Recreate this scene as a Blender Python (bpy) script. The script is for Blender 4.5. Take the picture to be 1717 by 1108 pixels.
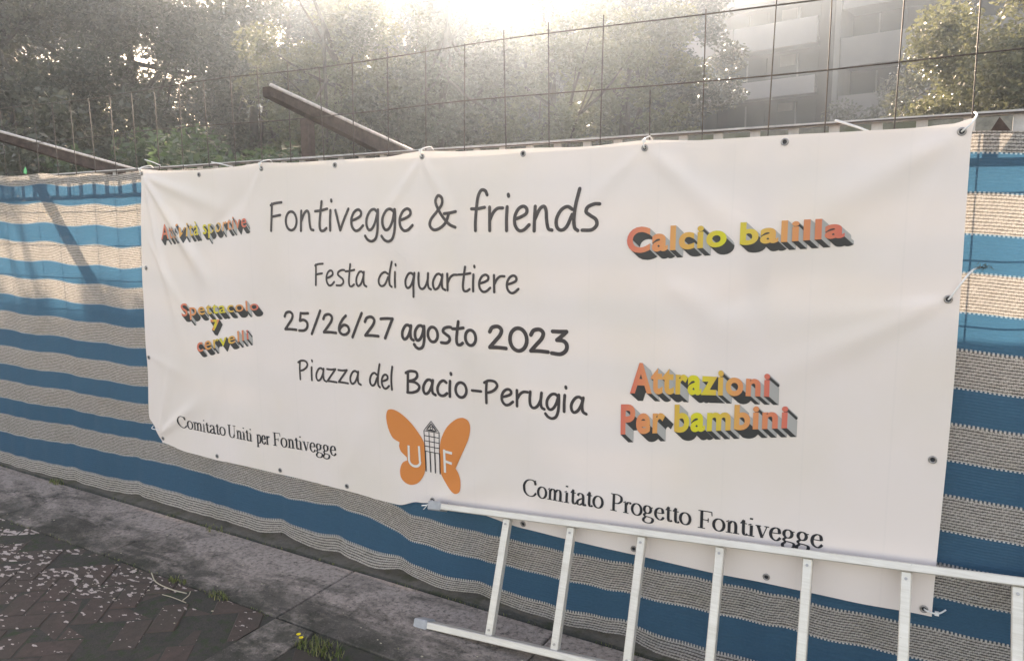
import bpy, bmesh, math, random
import numpy as np
from mathutils import Vector, Matrix, noise
C = bpy.context.scene
for o in list(bpy.data.objects): bpy.data.objects.remove(o)
rnd = random.Random(7); nr = np.random.default_rng(11)

# ---------------------------------------------------------------- camera
G = 0.41                                   # ground lies this far below the banner's lowest grommet
CAM = Vector((3.902, -2.617, 1.253 + G))
M = [[0.86646563, 0.49921412, -0.00475235], [-0.06665327, 0.12511089, 0.98990131], [-0.49476728, 0.8573987, -0.14167854]]
cd = bpy.data.cameras.new('camera'); cam = bpy.data.objects.new('camera', cd); C.collection.objects.link(cam)
R_, U_, F_ = [Vector(r) for r in M]
cam.matrix_world = Matrix.Translation(CAM) @ Matrix(((R_.x, U_.x, -F_.x, 0), (R_.y, U_.y, -F_.y, 0), (R_.z, U_.z, -F_.z, 0), (0, 0, 0, 1)))
cd.sensor_fit = 'HORIZONTAL'; cd.sensor_width = 36; cd.lens = 36 * 1248 / 1717
cd.clip_start = 0.05; cd.clip_end = 500
C.camera = cam
# ---------------------------------------------------------------- sky, sun, exposure
SUN_EL = math.radians(25); SUN_AZ = math.atan2(-0.53, 0.85)
w = bpy.data.worlds.new('World'); C.world = w; w.use_nodes = True
nt = w.node_tree; bg = nt.nodes['Background']
sky = nt.nodes.new('ShaderNodeTexSky'); sky.sky_type = 'NISHITA'; sky.sun_disc = False
sky.sun_elevation = SUN_EL; sky.sun_rotation = SUN_AZ
sky.air_density = 1.0; sky.dust_density = 2.2
nt.links.new(sky.outputs[0], bg.inputs[0]); bg.inputs[1].default_value = 0.15
sd = bpy.data.lights.new('sun', 'SUN'); sun = bpy.data.objects.new('sun', sd); C.collection.objects.link(sun)
sd.energy = 3.6; sd.angle = math.radians(0.6); sd.color = (1.0, 0.985, 0.965)
sv = Vector((math.sin(SUN_AZ) * math.cos(SUN_EL), math.cos(SUN_AZ) * math.cos(SUN_EL), math.sin(SUN_EL)))
sun.rotation_euler = sv.to_track_quat('Z', 'Y').to_euler(); sun.location = (0, 0, 12)
C.view_settings.view_transform = 'Standard'; C.view_settings.look = 'None'
C.view_settings.exposure = 2.15; C.view_settings.use_white_balance = True; C.view_settings.white_balance_temperature = 9800; C.view_settings.white_balance_tint = 20; C.view_settings.gamma = 1
C.cycles.caustics_reflective = False; C.cycles.caustics_refractive = False; C.cycles.volume_bounces = 1; C.cycles.max_bounces = 8; C.cycles.transparent_max_bounces = 12
HAZE = 0.0040

# ---------------------------------------------------------------- helpers
def tag(o, label=None, cat=None, group=None, kind=None):
    if label: o['label'] = label
    if cat: o['category'] = cat
    if group: o['group'] = group
    if kind: o['kind'] = kind
    return o
def mesh_obj(name, verts, faces, mat, parent=None, smooth=False, mats=None, midx=None):
    me = bpy.data.meshes.new(name); me.from_pydata([tuple(v) for v in verts], [], faces)
    for m in (mats or [mat]): me.materials.append(m)
    if midx: me.polygons.foreach_set('material_index', midx)
    if smooth: me.polygons.foreach_set('use_smooth', [True] * len(me.polygons))
    me.update()
    o = bpy.data.objects.new(name, me); C.collection.objects.link(o)
    if parent: o.parent = parent
    return o
def bm_obj(name, bm, mat, parent=None, smooth=False, bevel=0):
    if bevel: bmesh.ops.bevel(bm, geom=list(bm.edges), offset=bevel, segments=1, affect='EDGES')
    me = bpy.data.meshes.new(name); bm.to_mesh(me); bm.free(); me.materials.append(mat)
    if smooth: me.polygons.foreach_set('use_smooth', [True] * len(me.polygons))
    o = bpy.data.objects.new(name, me); C.collection.objects.link(o)
    if parent: o.parent = parent
    return o
def empty(name, loc=(0, 0, 0), rz=0):
    o = bpy.data.objects.new(name, None); C.collection.objects.link(o); o.location = loc; o.rotation_euler = (0, 0, rz); return o
def box(bm, x0, x1, y0, y1, z0, z1, mtx=None):
    vs = [bm.verts.new((x, y, z)) for x in (x0, x1) for y in (y0, y1) for z in (z0, z1)]
    for f in ((0, 1, 3, 2), (4, 6, 7, 5), (0, 4, 5, 1), (2, 3, 7, 6), (0, 2, 6, 4), (1, 5, 7, 3)): bm.faces.new([vs[i] for i in f])
    if mtx: bmesh.ops.transform(bm, matrix=mtx, verts=vs)
    return vs
def tube(bm, pts, r, n=6, cap=True):
    pts = [Vector(p) for p in pts]; rings = []
    rr = r if isinstance(r, (list, tuple)) else [r] * len(pts)
    for i, p in enumerate(pts):
        d = (pts[min(i + 1, len(pts) - 1)] - pts[max(i - 1, 0)]).normalized()
        a = d.orthogonal().normalized() if i == 0 else (a - d * a.dot(d)).normalized()
        b = d.cross(a)
        rings.append([bm.verts.new(p + (a * math.cos(t) + b * math.sin(t)) * rr[i]) for t in [2 * math.pi * k / n for k in range(n)]])
    for i in range(len(rings) - 1):
        for k in range(n): bm.faces.new((rings[i][k], rings[i][(k + 1) % n], rings[i + 1][(k + 1) % n], rings[i + 1][k]))
    if cap: bm.faces.new(rings[0][::-1]); bm.faces.new(rings[-1])
def bar(bm, p0, p1, sx, sy, ref):          # rectangular bar from p0 to p1, sx along ref, sy across
    p0, p1, ref = Vector(p0), Vector(p1), Vector(ref)
    d = (p1 - p0).normalized(); a = (ref - d * ref.dot(d)).normalized(); b = d.cross(a)
    r = []
    for p in (p0, p1): r.append([bm.verts.new(p + a * sx * i + b * sy * j) for i, j in ((-.5, -.5), (.5, -.5), (.5, .5), (-.5, .5))])
    for k in range(4): bm.faces.new((r[0][k], r[0][(k + 1) % 4], r[1][(k + 1) % 4], r[1][k]))
    bm.faces.new(r[0][::-1]); bm.faces.new(r[1])
def smoothstep(t): t = max(0, min(1, t)); return t * t * (3 - 2 * t)
def interp(x, tab):
    xs = [a for a, _ in tab]
    if x <= xs[0]: return tab[0][1]
    if x >= xs[-1]: return tab[-1][1]
    for (a, va), (b, vb) in zip(tab, tab[1:]):
        if a <= x <= b: return va + (vb - va) * smoothstep((x - a) / (b - a))

class NM:                                  # small node-material builder
    def __init__(s, name, rough=.7, col=(.5, .5, .5), metal=0, spec=.4):
        s.m = bpy.data.materials.new(name); s.m.use_nodes = True; s.t = s.m.node_tree; s.n = s.t.nodes
        s.p = s.n['Principled BSDF']; s.out = s.n['Material Output']
        s.p.inputs['Base Color'].default_value = (*col, 1); s.p.inputs['Roughness'].default_value = rough
        s.p.inputs['Metallic'].default_value = metal; s.p.inputs['Specular IOR Level'].default_value = spec
    def lk(s, a, b): s.t.links.new(a, b)
    def coord(s, k='Object'): return s.n.new('ShaderNodeTexCoord').outputs[k]
    def pos(s): return s.n.new('ShaderNodeNewGeometry').outputs['Position']
    def mapping(s, v, scale=(1, 1, 1), rot=(0, 0, 0)):
        n = s.n.new('ShaderNodeMapping'); s.lk(v, n.inputs[0]); n.inputs['Scale'].default_value = scale; n.inputs['Rotation'].default_value = rot; return n.outputs[0]
    def noise(s, v, scale, detail=4, rough=.55, dist=0):
        n = s.n.new('ShaderNodeTexNoise'); s.lk(v, n.inputs['Vector']); n.inputs['Scale'].default_value = scale
        n.inputs['Detail'].default_value = detail; n.inputs['Roughness'].default_value = rough; n.inputs['Distortion'].default_value = dist; return n.outputs['Fac']
    def vor(s, v, scale, out='Distance'):
        n = s.n.new('ShaderNodeTexVoronoi'); s.lk(v, n.inputs['Vector']); n.inputs['Scale'].default_value = scale; return n.outputs[out]
    def ramp(s, f, stops):
        n = s.n.new('ShaderNodeValToRGB'); s.lk(f, n.inputs[0]); e = n.color_ramp.elements
        while len(e) < len(stops): e.new(.5)
        for q, (p, c) in zip(e, stops):
            q.position = p; q.color = (*c, 1) if isinstance(c, tuple) else (c, c, c, 1)
        return n.outputs[0]
    def mix(s, f, a, b, mode='MIX'):
        n = s.n.new('ShaderNodeMix'); n.data_type = 'RGBA'; n.blend_type = mode
        for v, i in ((f, 0), (a, 6), (b, 7)):
            if hasattr(v, 'links'): s.lk(v, n.inputs[i])
            else: n.inputs[i].default_value = (*v, 1) if isinstance(v, tuple) else v
        return n.outputs[2]
    def math(s, op, a, b=0, c=0):
        n = s.n.new('ShaderNodeMath'); n.operation = op
        for i, v in enumerate((a, b, c)):
            if hasattr(v, 'links'): s.lk(v, n.inputs[i])
            else: n.inputs[i].default_value = v
        return n.outputs[0]
    def sep(s, v): n = s.n.new('ShaderNodeSeparateXYZ'); s.lk(v, n.inputs[0]); return n.outputs
    def base(s, c): s.lk(c, s.p.inputs['Base Color'])
    def rough(s, c): s.lk(c, s.p.inputs['Roughness'])
    def bump(s, h, strength=.3, dist=.01):
        n = s.n.new('ShaderNodeBump'); s.lk(h, n.inputs['Height']); n.inputs['Strength'].default_value = strength; n.inputs['Distance'].default_value = dist
        s.lk(n.outputs[0], s.p.inputs['Normal']); return n.outputs[0]
    def translucent(s, col, fac):
        t = s.n.new('ShaderNodeBsdfTranslucent'); mx = s.n.new('ShaderNodeMixShader')
        if hasattr(col, 'links'): s.lk(col, t.inputs[0])
        else: t.inputs[0].default_value = (*col, 1)
        if hasattr(fac, 'links'): s.lk(fac, mx.inputs[0])
        else: mx.inputs[0].default_value = fac
        s.lk(s.p.outputs[0], mx.inputs[1]); s.lk(t.outputs[0], mx.inputs[2]); s.lk(mx.outputs[0], s.out.inputs[0]); return mx.outputs[0]

# ---------------------------------------------------------------- materials
def concrete(name, a, b, scale=3, bump=.4, moss=None):
    m = NM(name, .9); v = m.pos()
    n1 = m.noise(v, scale, 8, .65); n2 = m.noise(v, scale * 9, 6, .7)
    c = m.mix(m.ramp(n1, [(.32, 0), (.68, 1)]), a, b)
    c = m.mix(m.ramp(n2, [(.3, .45), (.55, .95), (.7, 1.0)]), (.02, .02, .02), c)
    if moss: c = m.mix(m.ramp(m.noise(v, scale * 1.7, 7, .7), [(.5, 0), (.62, .85)]), c, moss)
    m.base(c); m.bump(m.noise(v, 60, 6, .7), bump, .006); return m.m
def slab_mat():
    m = NM('weathered_concrete', .95, spec=.2); v = m.pos()
    big = m.noise(m.mapping(v, (.7, 1.5, 1)), 2.6, 10, .68, .5)
    fine = m.noise(v, 45, 9, .75); mid = m.noise(v, 13, 9, .72, .3)
    c = m.mix(m.ramp(big, [(.38, 0), (.6, 1)]), (.078, .067, .057), (.150, .128, .112))
    y = m.sep(v)[1]
    # pale worn lime, heavier on the fence side of the strip
    side = m.ramp(m.math('MULTIPLY_ADD', y, 2.2, 1.1), [(.1, .0), (.75, .13)])
    pale = m.ramp(m.math('ADD', m.math('ADD', m.math('MULTIPLY', m.noise(m.mapping(v, (1, 2.4, 1)), 2.3, 9, .7, .6), .75), m.math('MULTIPLY', mid, .25)), side), [(.49, 0), (.64, 1)])
    c = m.mix(m.math('MULTIPLY', pale, m.ramp(fine, [(.36, .25), (.56, 1)])), c, (.43, .35, .31))
    c = m.mix(m.ramp(m.noise(v, 100, 4, .6), [(.60, 0), (.68, .7)]), c, (.32, .29, .26))
    c = m.mix(m.ramp(mid, [(.30, .8), (.43, 0)]), c, (.026, .025, .022))
    c = m.mix(m.ramp(fine, [(.32, .75), (.44, 0)]), c, (.024, .023, .02))
    ed = m.math('MULTIPLY', m.ramp(m.noise(v, 7, 9, .72), [(.42, 0), (.58, 1)]), m.ramp(m.math('MULTIPLY', y, -1.6), [(.5, 0), (.85, .8)]))
    c = m.mix(ed, c, (.045, .046, .034))
    m.base(c); m.bump(m.math('ADD', fine, m.math('ADD', mid, m.noise(v, 140, 5, .7))), .7, .007); return m.m
def brick_mat(name, ca, cb, flecks=True):
    m = NM(name, .88); v = m.pos(); oi = m.n.new('ShaderNodeObjectInfo').outputs['Random']
    c = m.mix(oi, ca, cb)
    c = m.mix(m.ramp(m.noise(v, 30, 7, .7), [(.3, 0), (.7, 1)]), m.mix(.55, c, (.02, .018, .016)), c)
    c = m.mix(m.ramp(m.noise(v, 5, 6, .65), [(.42, 0), (.66, .55)]), c, (.058, .050, .037))
    if flecks:
        x = m.sep(v)
        d = m.ramp(m.math('MULTIPLY_ADD', x[0], -.30, m.math('MULTIPLY_ADD', x[1], .45, .78)), [(.0, 0), (1, 1)])
        dn = m.math('ADD', m.math('MULTIPLY', d, .27), m.math('MULTIPLY', m.noise(v, 3.4, 4, .6), .30))
        f = m.math('SUBTRACT', m.math('ADD', m.noise(m.mapping(v, (.62, 1.2, 1), (0, 0, .35)), 39, 2, .45, .0), dn), .835)
        f = m.ramp(m.math('MULTIPLY', f, 30), [(.0, 0), (.35, 1)])
        c = m.mix(f, c, (.44, .36, .325))
    m.base(c); m.bump(m.noise(v, 90, 6, .7), .5, .005); return m.m
def net_mat():
    m = NM('striped_shade_net', .75, spec=.25)
    uv = m.coord('UV'); s = m.sep(uv); u, v = s[0], s[1]
    wob = m.math('MULTIPLY', m.math('SUBTRACT', m.noise(m.mapping(uv, (6, 3, 1)), 2, 4), .5), .0014)
    v2 = m.math('ADD', v, wob)
    band = m.math('FRACT', m.math('DIVIDE', m.math('ADD', v2, .1785), .238))     # <.5 blue
    isb = m.math('LESS_THAN', band, .5)
    row = m.math('FRACT', m.math('DIVIDE', v2, .0099))
    gap = m.math('LESS_THAN', m.math('ABSOLUTE', m.math('SUBTRACT', row, .5)), m.math('MULTIPLY_ADD', m.noise(m.mapping(uv, (38, 101, 1)), 1, 3, .8), .62, -.12))   # gap between yarns
    yn = m.noise(m.mapping(uv, (90, 101, 1)), 1, 3, .7)
    col = m.math('FRACT', m.math('ADD', m.math('DIVIDE', u, .0125), m.math('MULTIPLY', m.math('FLOOR', m.math('DIVIDE', v2, .0099)), .37)))
    stitch = m.math('LESS_THAN', col, .24)
    n_big = m.noise(m.mapping(uv, (1.3, 3, 1)), 2.5, 6, .6)
    white = m.mix(m.ramp(yn, [(.3, 0), (.7, 1)]), (.48, .445, .42), (.80, .76, .735))
    white = m.mix(m.ramp(n_big, [(.5, 0), (.72, .45)]), white, (.38, .36, .27))
    white = m.mix(m.math('MULTIPLY', stitch, .8), white, (.12, .11, .10))
    white = m.mix(gap, white, m.mix(m.ramp(yn, [(.35, 0), (.6, 1)]), (.035, .03, .03), (.14, .125, .11)))
    bstr = m.math('MULTIPLY', gap, .38)
    blue = m.mix(m.ramp(yn, [(.2, 0), (.8, 1)]), (.026, .100, .175), (.044, .150, .245))
    blue = m.mix(m.ramp(n_big, [(.45, 0), (.75, .4)]), blue, (.035, .10, .15))
    blue = m.mix(bstr, blue, (.012, .04, .08))
    c = m.mix(isb, white, blue)
    # whip stitching on each band edge
    e1 = m.math('LESS_THAN', m.math('ABSOLUTE', m.math('SUBTRACT', band, .0)), .022)
    e2 = m.math('LESS_THAN', m.math('ABSOLUTE', m.math('SUBTRACT', band, .5)), .02)
    st = m.math('LESS_THAN', m.math('FRACT', m.math('DIVIDE', u, .0115)), .5)
    c = m.mix(m.math('MULTIPLY', m.math('MAXIMUM', e1, e2), st), c, (.74, .70, .66))
    c = m.mix(m.math('MULTIPLY', m.math('MAXIMUM', e1, e2), m.math('SUBTRACT', 1, st)), c, (.05, .07, .09))
    m.base(c)
    prof = m.math('SINE', m.math('MULTIPLY', row, math.pi * 2)); m.bump(m.math('MULTIPLY_ADD', prof, -.5, m.math('MULTIPLY', yn, .6)), .5, .003)
    tcol = m.mix(isb, m.mix(gap, (.38, .365, .34), (.20, .19, .175)), (.035, .145, .25))
    sh = m.translucent(tcol, .36)
    tr = m.n.new('ShaderNodeBsdfTransparent'); mx = m.n.new('ShaderNodeMixShader')
    hole = m.math('MULTIPLY', m.math('MULTIPLY', gap, m.math('SUBTRACT', 1, isb)), m.math('GREATER_THAN', yn, .52))
    m.lk(m.math('MULTIPLY_ADD', hole, .35, .05), mx.inputs[0]); m.lk(sh, mx.inputs[1]); m.lk(tr.outputs[0], mx.inputs[2]); m.lk(mx.outputs[0], m.out.inputs[0])
    return m.m
def banner_mat():
    m = NM('white_pvc', .55, (.78, .755, .73), spec=.35); v = m.pos()
    st = m.ramp(m.noise(m.mapping(v, (1, 1, .7)), 2.0, 5, .55), [(.42, 0), (.68, .6)])
    c = m.mix(st, (.865, .76, .72), (.80, .70, .61))
    # faint fold lines left from storage and a little dust
    x = m.sep(v)
    f = m.math('LESS_THAN', m.math('ABSOLUTE', m.math('SUBTRACT', m.math('FRACT', m.math('DIVIDE', x[0], .262)), .5)), .012)
    c = m.mix(m.math('MULTIPLY', f, .06), c, (.55, .52, .50))
    m.base(c); m.bump(m.noise(m.mapping(v, (1, 1, 1)), 300, 2, .5), .05, .001)
    m.translucent((.80, .76, .70), .07); return m.m
def plain(name, col, rough=.6, metal=0, nscale=0, amt=.3, spec=.4):
    m = NM(name, rough, col, metal, spec)
    if nscale:
        n = m.noise(m.pos(), nscale, 6, .65); dk = tuple(c * (1 - amt) for c in col)
        m.base(m.mix(m.ramp(n, [(.35, 0), (.65, 1)]), dk, col))
    return m.m
def alu_mat():
    m = NM('brushed_aluminium', .42, metal=.35, spec=.5); v = m.pos()
    n = m.noise(m.mapping(v, (2, 40, 40)), 4, 5, .6); n2 = m.noise(v, 14, 6, .7)
    c = m.mix(m.ramp(n, [(.3, 0), (.7, 1)]), (.60, .55, .49), (.71, .665, .61))
    c = m.mix(m.ramp(n2, [(.60, 0), (.75, .35)]), c, (.55, .47, .37))
    c = m.mix(m.ramp(m.noise(v, 70, 3, .6), [(.72, 0), (.76, .5)]), c, (.2, .18, .16))
    m.base(c); m.rough(m.ramp(n2, [(.3, .32), (.7, .6)])); m.bump(m.noise(v, 200, 3), .06, .001); return m.m
def leaf_mat(name, cols, tcol, tf=.45):
    m = NM(name, .38, spec=.5); g = m.n.new('ShaderNodeNewGeometry'); r = g.outputs['Random Per Island']
    c = m.ramp(r, [(i / (len(cols) - 1), k) for i, k in enumerate(cols)]); m.base(c)
    m.translucent(m.mix(.5, c, tcol), tf); return m.m
def rust_mat(name='rusty_steel', a=(.055, .026, .018), b=(.12, .06, .04)):
    m = NM(name, .95 if 'wire' not in name else .62, spec=.08 if 'wire' not in name else .4); v = m.pos(); m.base(m.mix(m.ramp(m.noise(v, 25, 6, .7), [(.35, 0), (.65, 1)]), a, b)); m.bump(m.noise(v, 120, 4), .3, .002); return m.m

MAT = dict(
    slab=slab_mat(), net=net_mat(), banner=banner_mat(), alu=alu_mat(), rust=rust_mat(a=(.055, .038, .034), b=(.105, .075, .066)), wire=rust_mat('rusty_wire', (.035, .026, .022), (.085, .062, .05)),
    kerb=concrete('mossy_kerb', (.05, .052, .045), (.095, .09, .08), 6, .8, (.03, .035, .018)),
    wall=concrete('stained_concrete', (.19, .18, .155), (.27, .255, .22), 1.4, .4, (.12, .125, .085)),
    ground=concrete('bare_ground', (.07, .065, .055), (.11, .10, .085), 1.2, .5, (.045, .06, .03)),
    soil=concrete('dark_joint_soil', (.045, .04, .032), (.065, .055, .045), 12, .8, (.03, .045, .015)),
    brick=brick_mat('worn_paving_brick', (.108, .068, .055), (.088, .062, .050)),
    brick2=brick_mat('mossy_paving_brick', (.07, .042, .034), (.045, .036, .028), False),
    rail=plain('galvanised_rail', (.50, .49, .49), .5, .1, 20), edge_glint=plain('pale_edge_glint', (.78, .70, .66), .5, .1, 30),  # the last tone is pale to stand for sunlight along the arms' upper edge
    ink=plain('dark_print_ink', (.048, .038, .040), .5), serif=plain('black_print_ink', (.018, .018, .022), .5),
    orange=plain('orange_print', (.74, .235, .065), .5), sgrey=plain('grey_print', (.40, .385, .37), .5), sdark=plain('charcoal_print', (.045, .045, .045), .5),
    wprint=plain('white_print', (.74, .71, .67), .5),
    brass=plain('grommet_metal', (.34, .32, .31), .35, .8), hole=plain('grommet_shadowed_hole', (.03, .03, .035), .8),
    tie=plain('white_cable_tie', (.80, .79, .78), .4), cap=plain('grey_plastic', (.40, .40, .41), .5, 0, 40, .15),
    green=plain('bright_green_plastic', (.05, .55, .20), .5),
    bark=plain('tree_bark', (.10, .085, .07), .9, 0, 8, .5),
    panel=plain('pale_facade_panel', (.20, .185, .187), .9, 0, .6, .12, .1), panel2=plain('grey_facade_panel', (.16, .15, .147), .9, 0, .7, .12, .1),
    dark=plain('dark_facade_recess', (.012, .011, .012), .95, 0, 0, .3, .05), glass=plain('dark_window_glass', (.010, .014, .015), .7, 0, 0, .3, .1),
    frame=plain('window_frame', (.09, .09, .09), .5), pillar=plain('facade_pillar', (.13, .125, .12), .9, 0, 1, .15),
    grassm=leaf_mat('grass_blade', [(.06, .10, .02), (.14, .16, .05), (.25, .22, .10)], (.2, .3, .05), .3),
    dry=plain('dry_stem', (.42, .36, .27), .8), yellow=plain('yellow_petal', (.85, .62, .02), .6),
    leafA=leaf_mat('olive_leaf', [(.040, .050, .036), (.066, .076, .052), (.11, .115, .085)], (.15, .165, .10), .36),
    leafB=leaf_mat('bush_leaf', [(.035, .06, .03), (.055, .09, .045), (.08, .12, .06)], (.13, .24, .09), .4),
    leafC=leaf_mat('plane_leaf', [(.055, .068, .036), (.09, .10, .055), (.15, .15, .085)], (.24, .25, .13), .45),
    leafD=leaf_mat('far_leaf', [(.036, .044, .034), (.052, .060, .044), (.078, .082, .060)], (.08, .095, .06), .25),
)
# ---------------------------------------------------------------- haze
bm = bmesh.new(); box(bm, -66, 40, -7, 58, -1.2, 17.5)
hz = NM('hazy_air'); hz.n.remove(hz.p); pv = hz.n.new('ShaderNodeVolumePrincipled')
pv.inputs['Color'].default_value = (.66, .82, 1, 1); pv.inputs['Density'].default_value = HAZE; pv.inputs['Anisotropy'].default_value = .87
hz.lk(pv.outputs[0], hz.out.inputs['Volume'])
tag(bm_obj('haze', bm, hz.m), 'thin sunlit haze hanging in the air over the whole place', kind='stuff')

# ---------------------------------------------------------------- ground and paving
mesh_obj('ground', [(-150, -60, -.03), (150, -60, -.03), (150, 200, -.03), (-150, 200, -.03)], [(0, 1, 2, 3)], MAT['ground'])['kind'] = 'structure'
def slab(x0, x1, y0, y1, parent, z1=.0, z0=-.06, tilt=0):
    bm = bmesh.new(); vs = box(bm, x0, x1, y0, y1, z0, z1)
    for v in vs:
        if v.co.z > -.03: v.co.z += tilt * (v.co.x - (x0 + x1) / 2)
    return bm_obj('slab', bm, MAT['slab'], parent, bevel=.004)
pav = empty('concrete_edging', (0, 0, 0)); tag(pav, kind='structure')
xs = [-4.82, -3.8, -2.78, -1.76, -.74, .28, 1.53, 2.62, 3.7, 4.8, 5.9]
for a, b in zip(xs, xs[1:]): slab(a + .004, b - .004, -.535, -.048, pav, tilt=rnd.uniform(-.003, .003))
slab(1.53, 1.755, -1.55, -.543, pav); slab(1.53, 1.755, -2.55, -1.558, pav)
bm = bmesh.new()
n = 120
for i in range(n + 1):
    x = -5 + 11 * i / n; j = noise.noise(Vector((x * 3, 0, 0))) * .012; k = noise.noise(Vector((x * 5, 4, 0))) * .006
    for y, z in ((-.040 + j, -.03), (-.036 + j, .006 + k * .5), (.0, .010 + k * .5), (.22, .012), (.22, -.03)): bm.verts.new((x, y, z))
bm.verts.ensure_lookup_table()
for i in range(n):
    for q in range(4): bm.faces.new((bm.verts[i * 5 + q], bm.verts[i * 5 + 5 + q], bm.verts[i * 5 + 6 + q], bm.verts[i * 5 + 1 + q]))
bm_obj('kerb', bm, MAT['kerb'])['kind'] = 'structure'
# herringbone brick paving
def paving(x0, x1, y0, y1, mat, name):
    root = empty(name); tag(root, kind='structure')
    mesh_obj('joint_soil', [(x0, y0, -.0062), (x1, y0, -.0062), (x1, y1, -.0062), (x0, y1, -.0062)], [(0, 1, 2, 3)], MAT['soil'], root)
    L, Wd = .23, .115; g = .002; th = math.radians(38)
    bmx = bmesh.new(); box(bmx, g / 2 - L / 2, L / 2 - g / 2, g / 2 - Wd / 2, Wd / 2 - g / 2, -.05, 0)
    bmesh.ops.bevel(bmx, geom=list(bmx.edges), offset=.005, segments=1, affect='EDGES')
    me = bpy.data.meshes.new('brick'); bmx.to_mesh(me); bmx.free(); me.materials.append(mat)
    cnt = 0; cx, cy = (x0 + x1) / 2, (y0 + y1) / 2
    for i in range(-30, 31):
        for j in range(-30, 31):
            # herringbone 2:1 lattice
            for k in (0, 1):
                px = (i * 1 + j * 2) * Wd - (i * 0); py = i * Wd
                px = i * Wd + j * 4 * Wd if False else px
                # lattice vectors (1,1)w and (4,0)w cover the plane with one horizontal + one vertical brick
                px = i * Wd + j * 4 * Wd * 1.0; py = i * Wd
                if k == 0: bx, by, r = px + Wd, py + .5 * Wd, 0
                else: bx, by, r = px + 2.5 * Wd, py + 0 * Wd, math.pi / 2
                X = bx * math.cos(th) - by * math.sin(th) + cx; Y = bx * math.sin(th) + by * math.cos(th) + cy
                e = -.11
                if x0 + e < X < x1 - e and y0 + e < Y < y1 - e:
                    full = x0 + .12 < X < x1 - .12 and y0 + .12 < Y < y1 - .12
                    if full:
                        o = bpy.data.objects.new('brick', me)
                    else:                                   # cut brick at the border
                        b2 = bmesh.new(); b2.from_mesh(me)
                        b2.transform(Matrix.Translation((X, Y, 0)) @ Matrix.Rotation(th + r, 4, 'Z'))
                        for co, no in (((x0 + .004, 0, 0), (-1, 0, 0)), ((x1 - .004, 0, 0), (1, 0, 0)), ((0, y0, 0), (0, -1, 0)), ((0, y1 - .004, 0), (0, 1, 0))):
                            bmesh.ops.bisect_plane(b2, geom=b2.verts[:] + b2.edges[:] + b2.faces[:], plane_co=co, plane_no=no, clear_outer=True)
                        bmesh.ops.holes_fill(b2, edges=b2.edges[:])
                        b2.transform((Matrix.Translation((X, Y, 0)) @ Matrix.Rotation(th + r, 4, 'Z')).inverted())
                        m2 = bpy.data.meshes.new('brick'); b2.to_mesh(m2); b2.free(); m2.materials.append(mat); o = bpy.data.objects.new('brick', m2)
                    C.collection.objects.link(o); o.parent = root
                    o.location = (X, Y, -.004 + rnd.uniform(-.004, .003)); o.rotation_euler = (rnd.uniform(-.012, .012), rnd.uniform(-.012, .012), th + r); cnt += 1; 
    return cnt
n1 = paving(-1.75, 1.525, -1.75, -.54, MAT['brick'], 'brick_paving')
n2 = paving(1.762, 3.3, -1.5, -.66, MAT['brick2'], 'mossy_brick_paving')
mesh_obj('soil_strip', [(1.762, -.655, -.008), (3.3, -.655, -.008), (3.3, -.54, -.008), (1.762, -.54, -.008)], [(0, 1, 2, 3)], MAT['soil'])['kind'] = 'structure'
print('bricks', n1, n2)

# ---------------------------------------------------------------- concrete wall beyond the railing
def box_part(name, mat, parent, *b, bevel=0):
    bm = bmesh.new(); box(bm, *b); return bm_obj(name, bm, mat, parent, bevel=bevel)
cw = empty('concrete_wall', (0, 1.5, 0)); tag(cw, 'stained mossy concrete wall standing just beyond the grey railing', 'wall')
box_part('wall_section', MAT['wall'], cw, 2.2, 7.5, 0, .25, 0, 2.135)
box_part('wall_section', MAT['wall'], cw, -7, 2.195, 0, .25, 0, 1.45)

# ---------------------------------------------------------------- steel railing with flat bars
YR = .085
rl = empty('steel_railing', (0, YR, 0)); tag(rl, 'grey steel railing of close flat bars running above the striped net', 'railing')
k = (YR + 2.617) / 2.617
zt = 1.253 + G + (1.567 - 1.253) * k
bm = bmesh.new(); box(bm, -6, 6.2, -.022, .022, zt - .010, zt); bm_obj('top_rail', bm, MAT['rail'], rl)
bm = bmesh.new(); box(bm, -6, 6.2, -.016, .016, zt - .108, zt - .100); bm_obj('lower_rail', bm, MAT['rail'], rl)
for q in (-5.4, -2.9, .45, 2.1, 3.3, 5.4):
    bm = bmesh.new(); box(bm, -.02, .02, -.015, .015, .02, zt - .1085); o = bm_obj('post', bm, MAT['rail'], rl); o.location = (q, 0, 0)
bmx = bmesh.new(); box(bmx, -.016, .016, -.005, .005, zt - .0995, zt - .0105); bme = bpy.data.meshes.new('flat_bar'); bmx.to_mesh(bme); bmx.free(); bme.materials.append(MAT['rail'])
x = 3.902 + (4.066 - 3.902) * k
for i in range(-8, 70):
    o = bpy.data.objects.new('flat_bar', bme); C.collection.objects.link(o); o.parent = rl; o.location = (x - .1262 * i, 0, 0)

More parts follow.
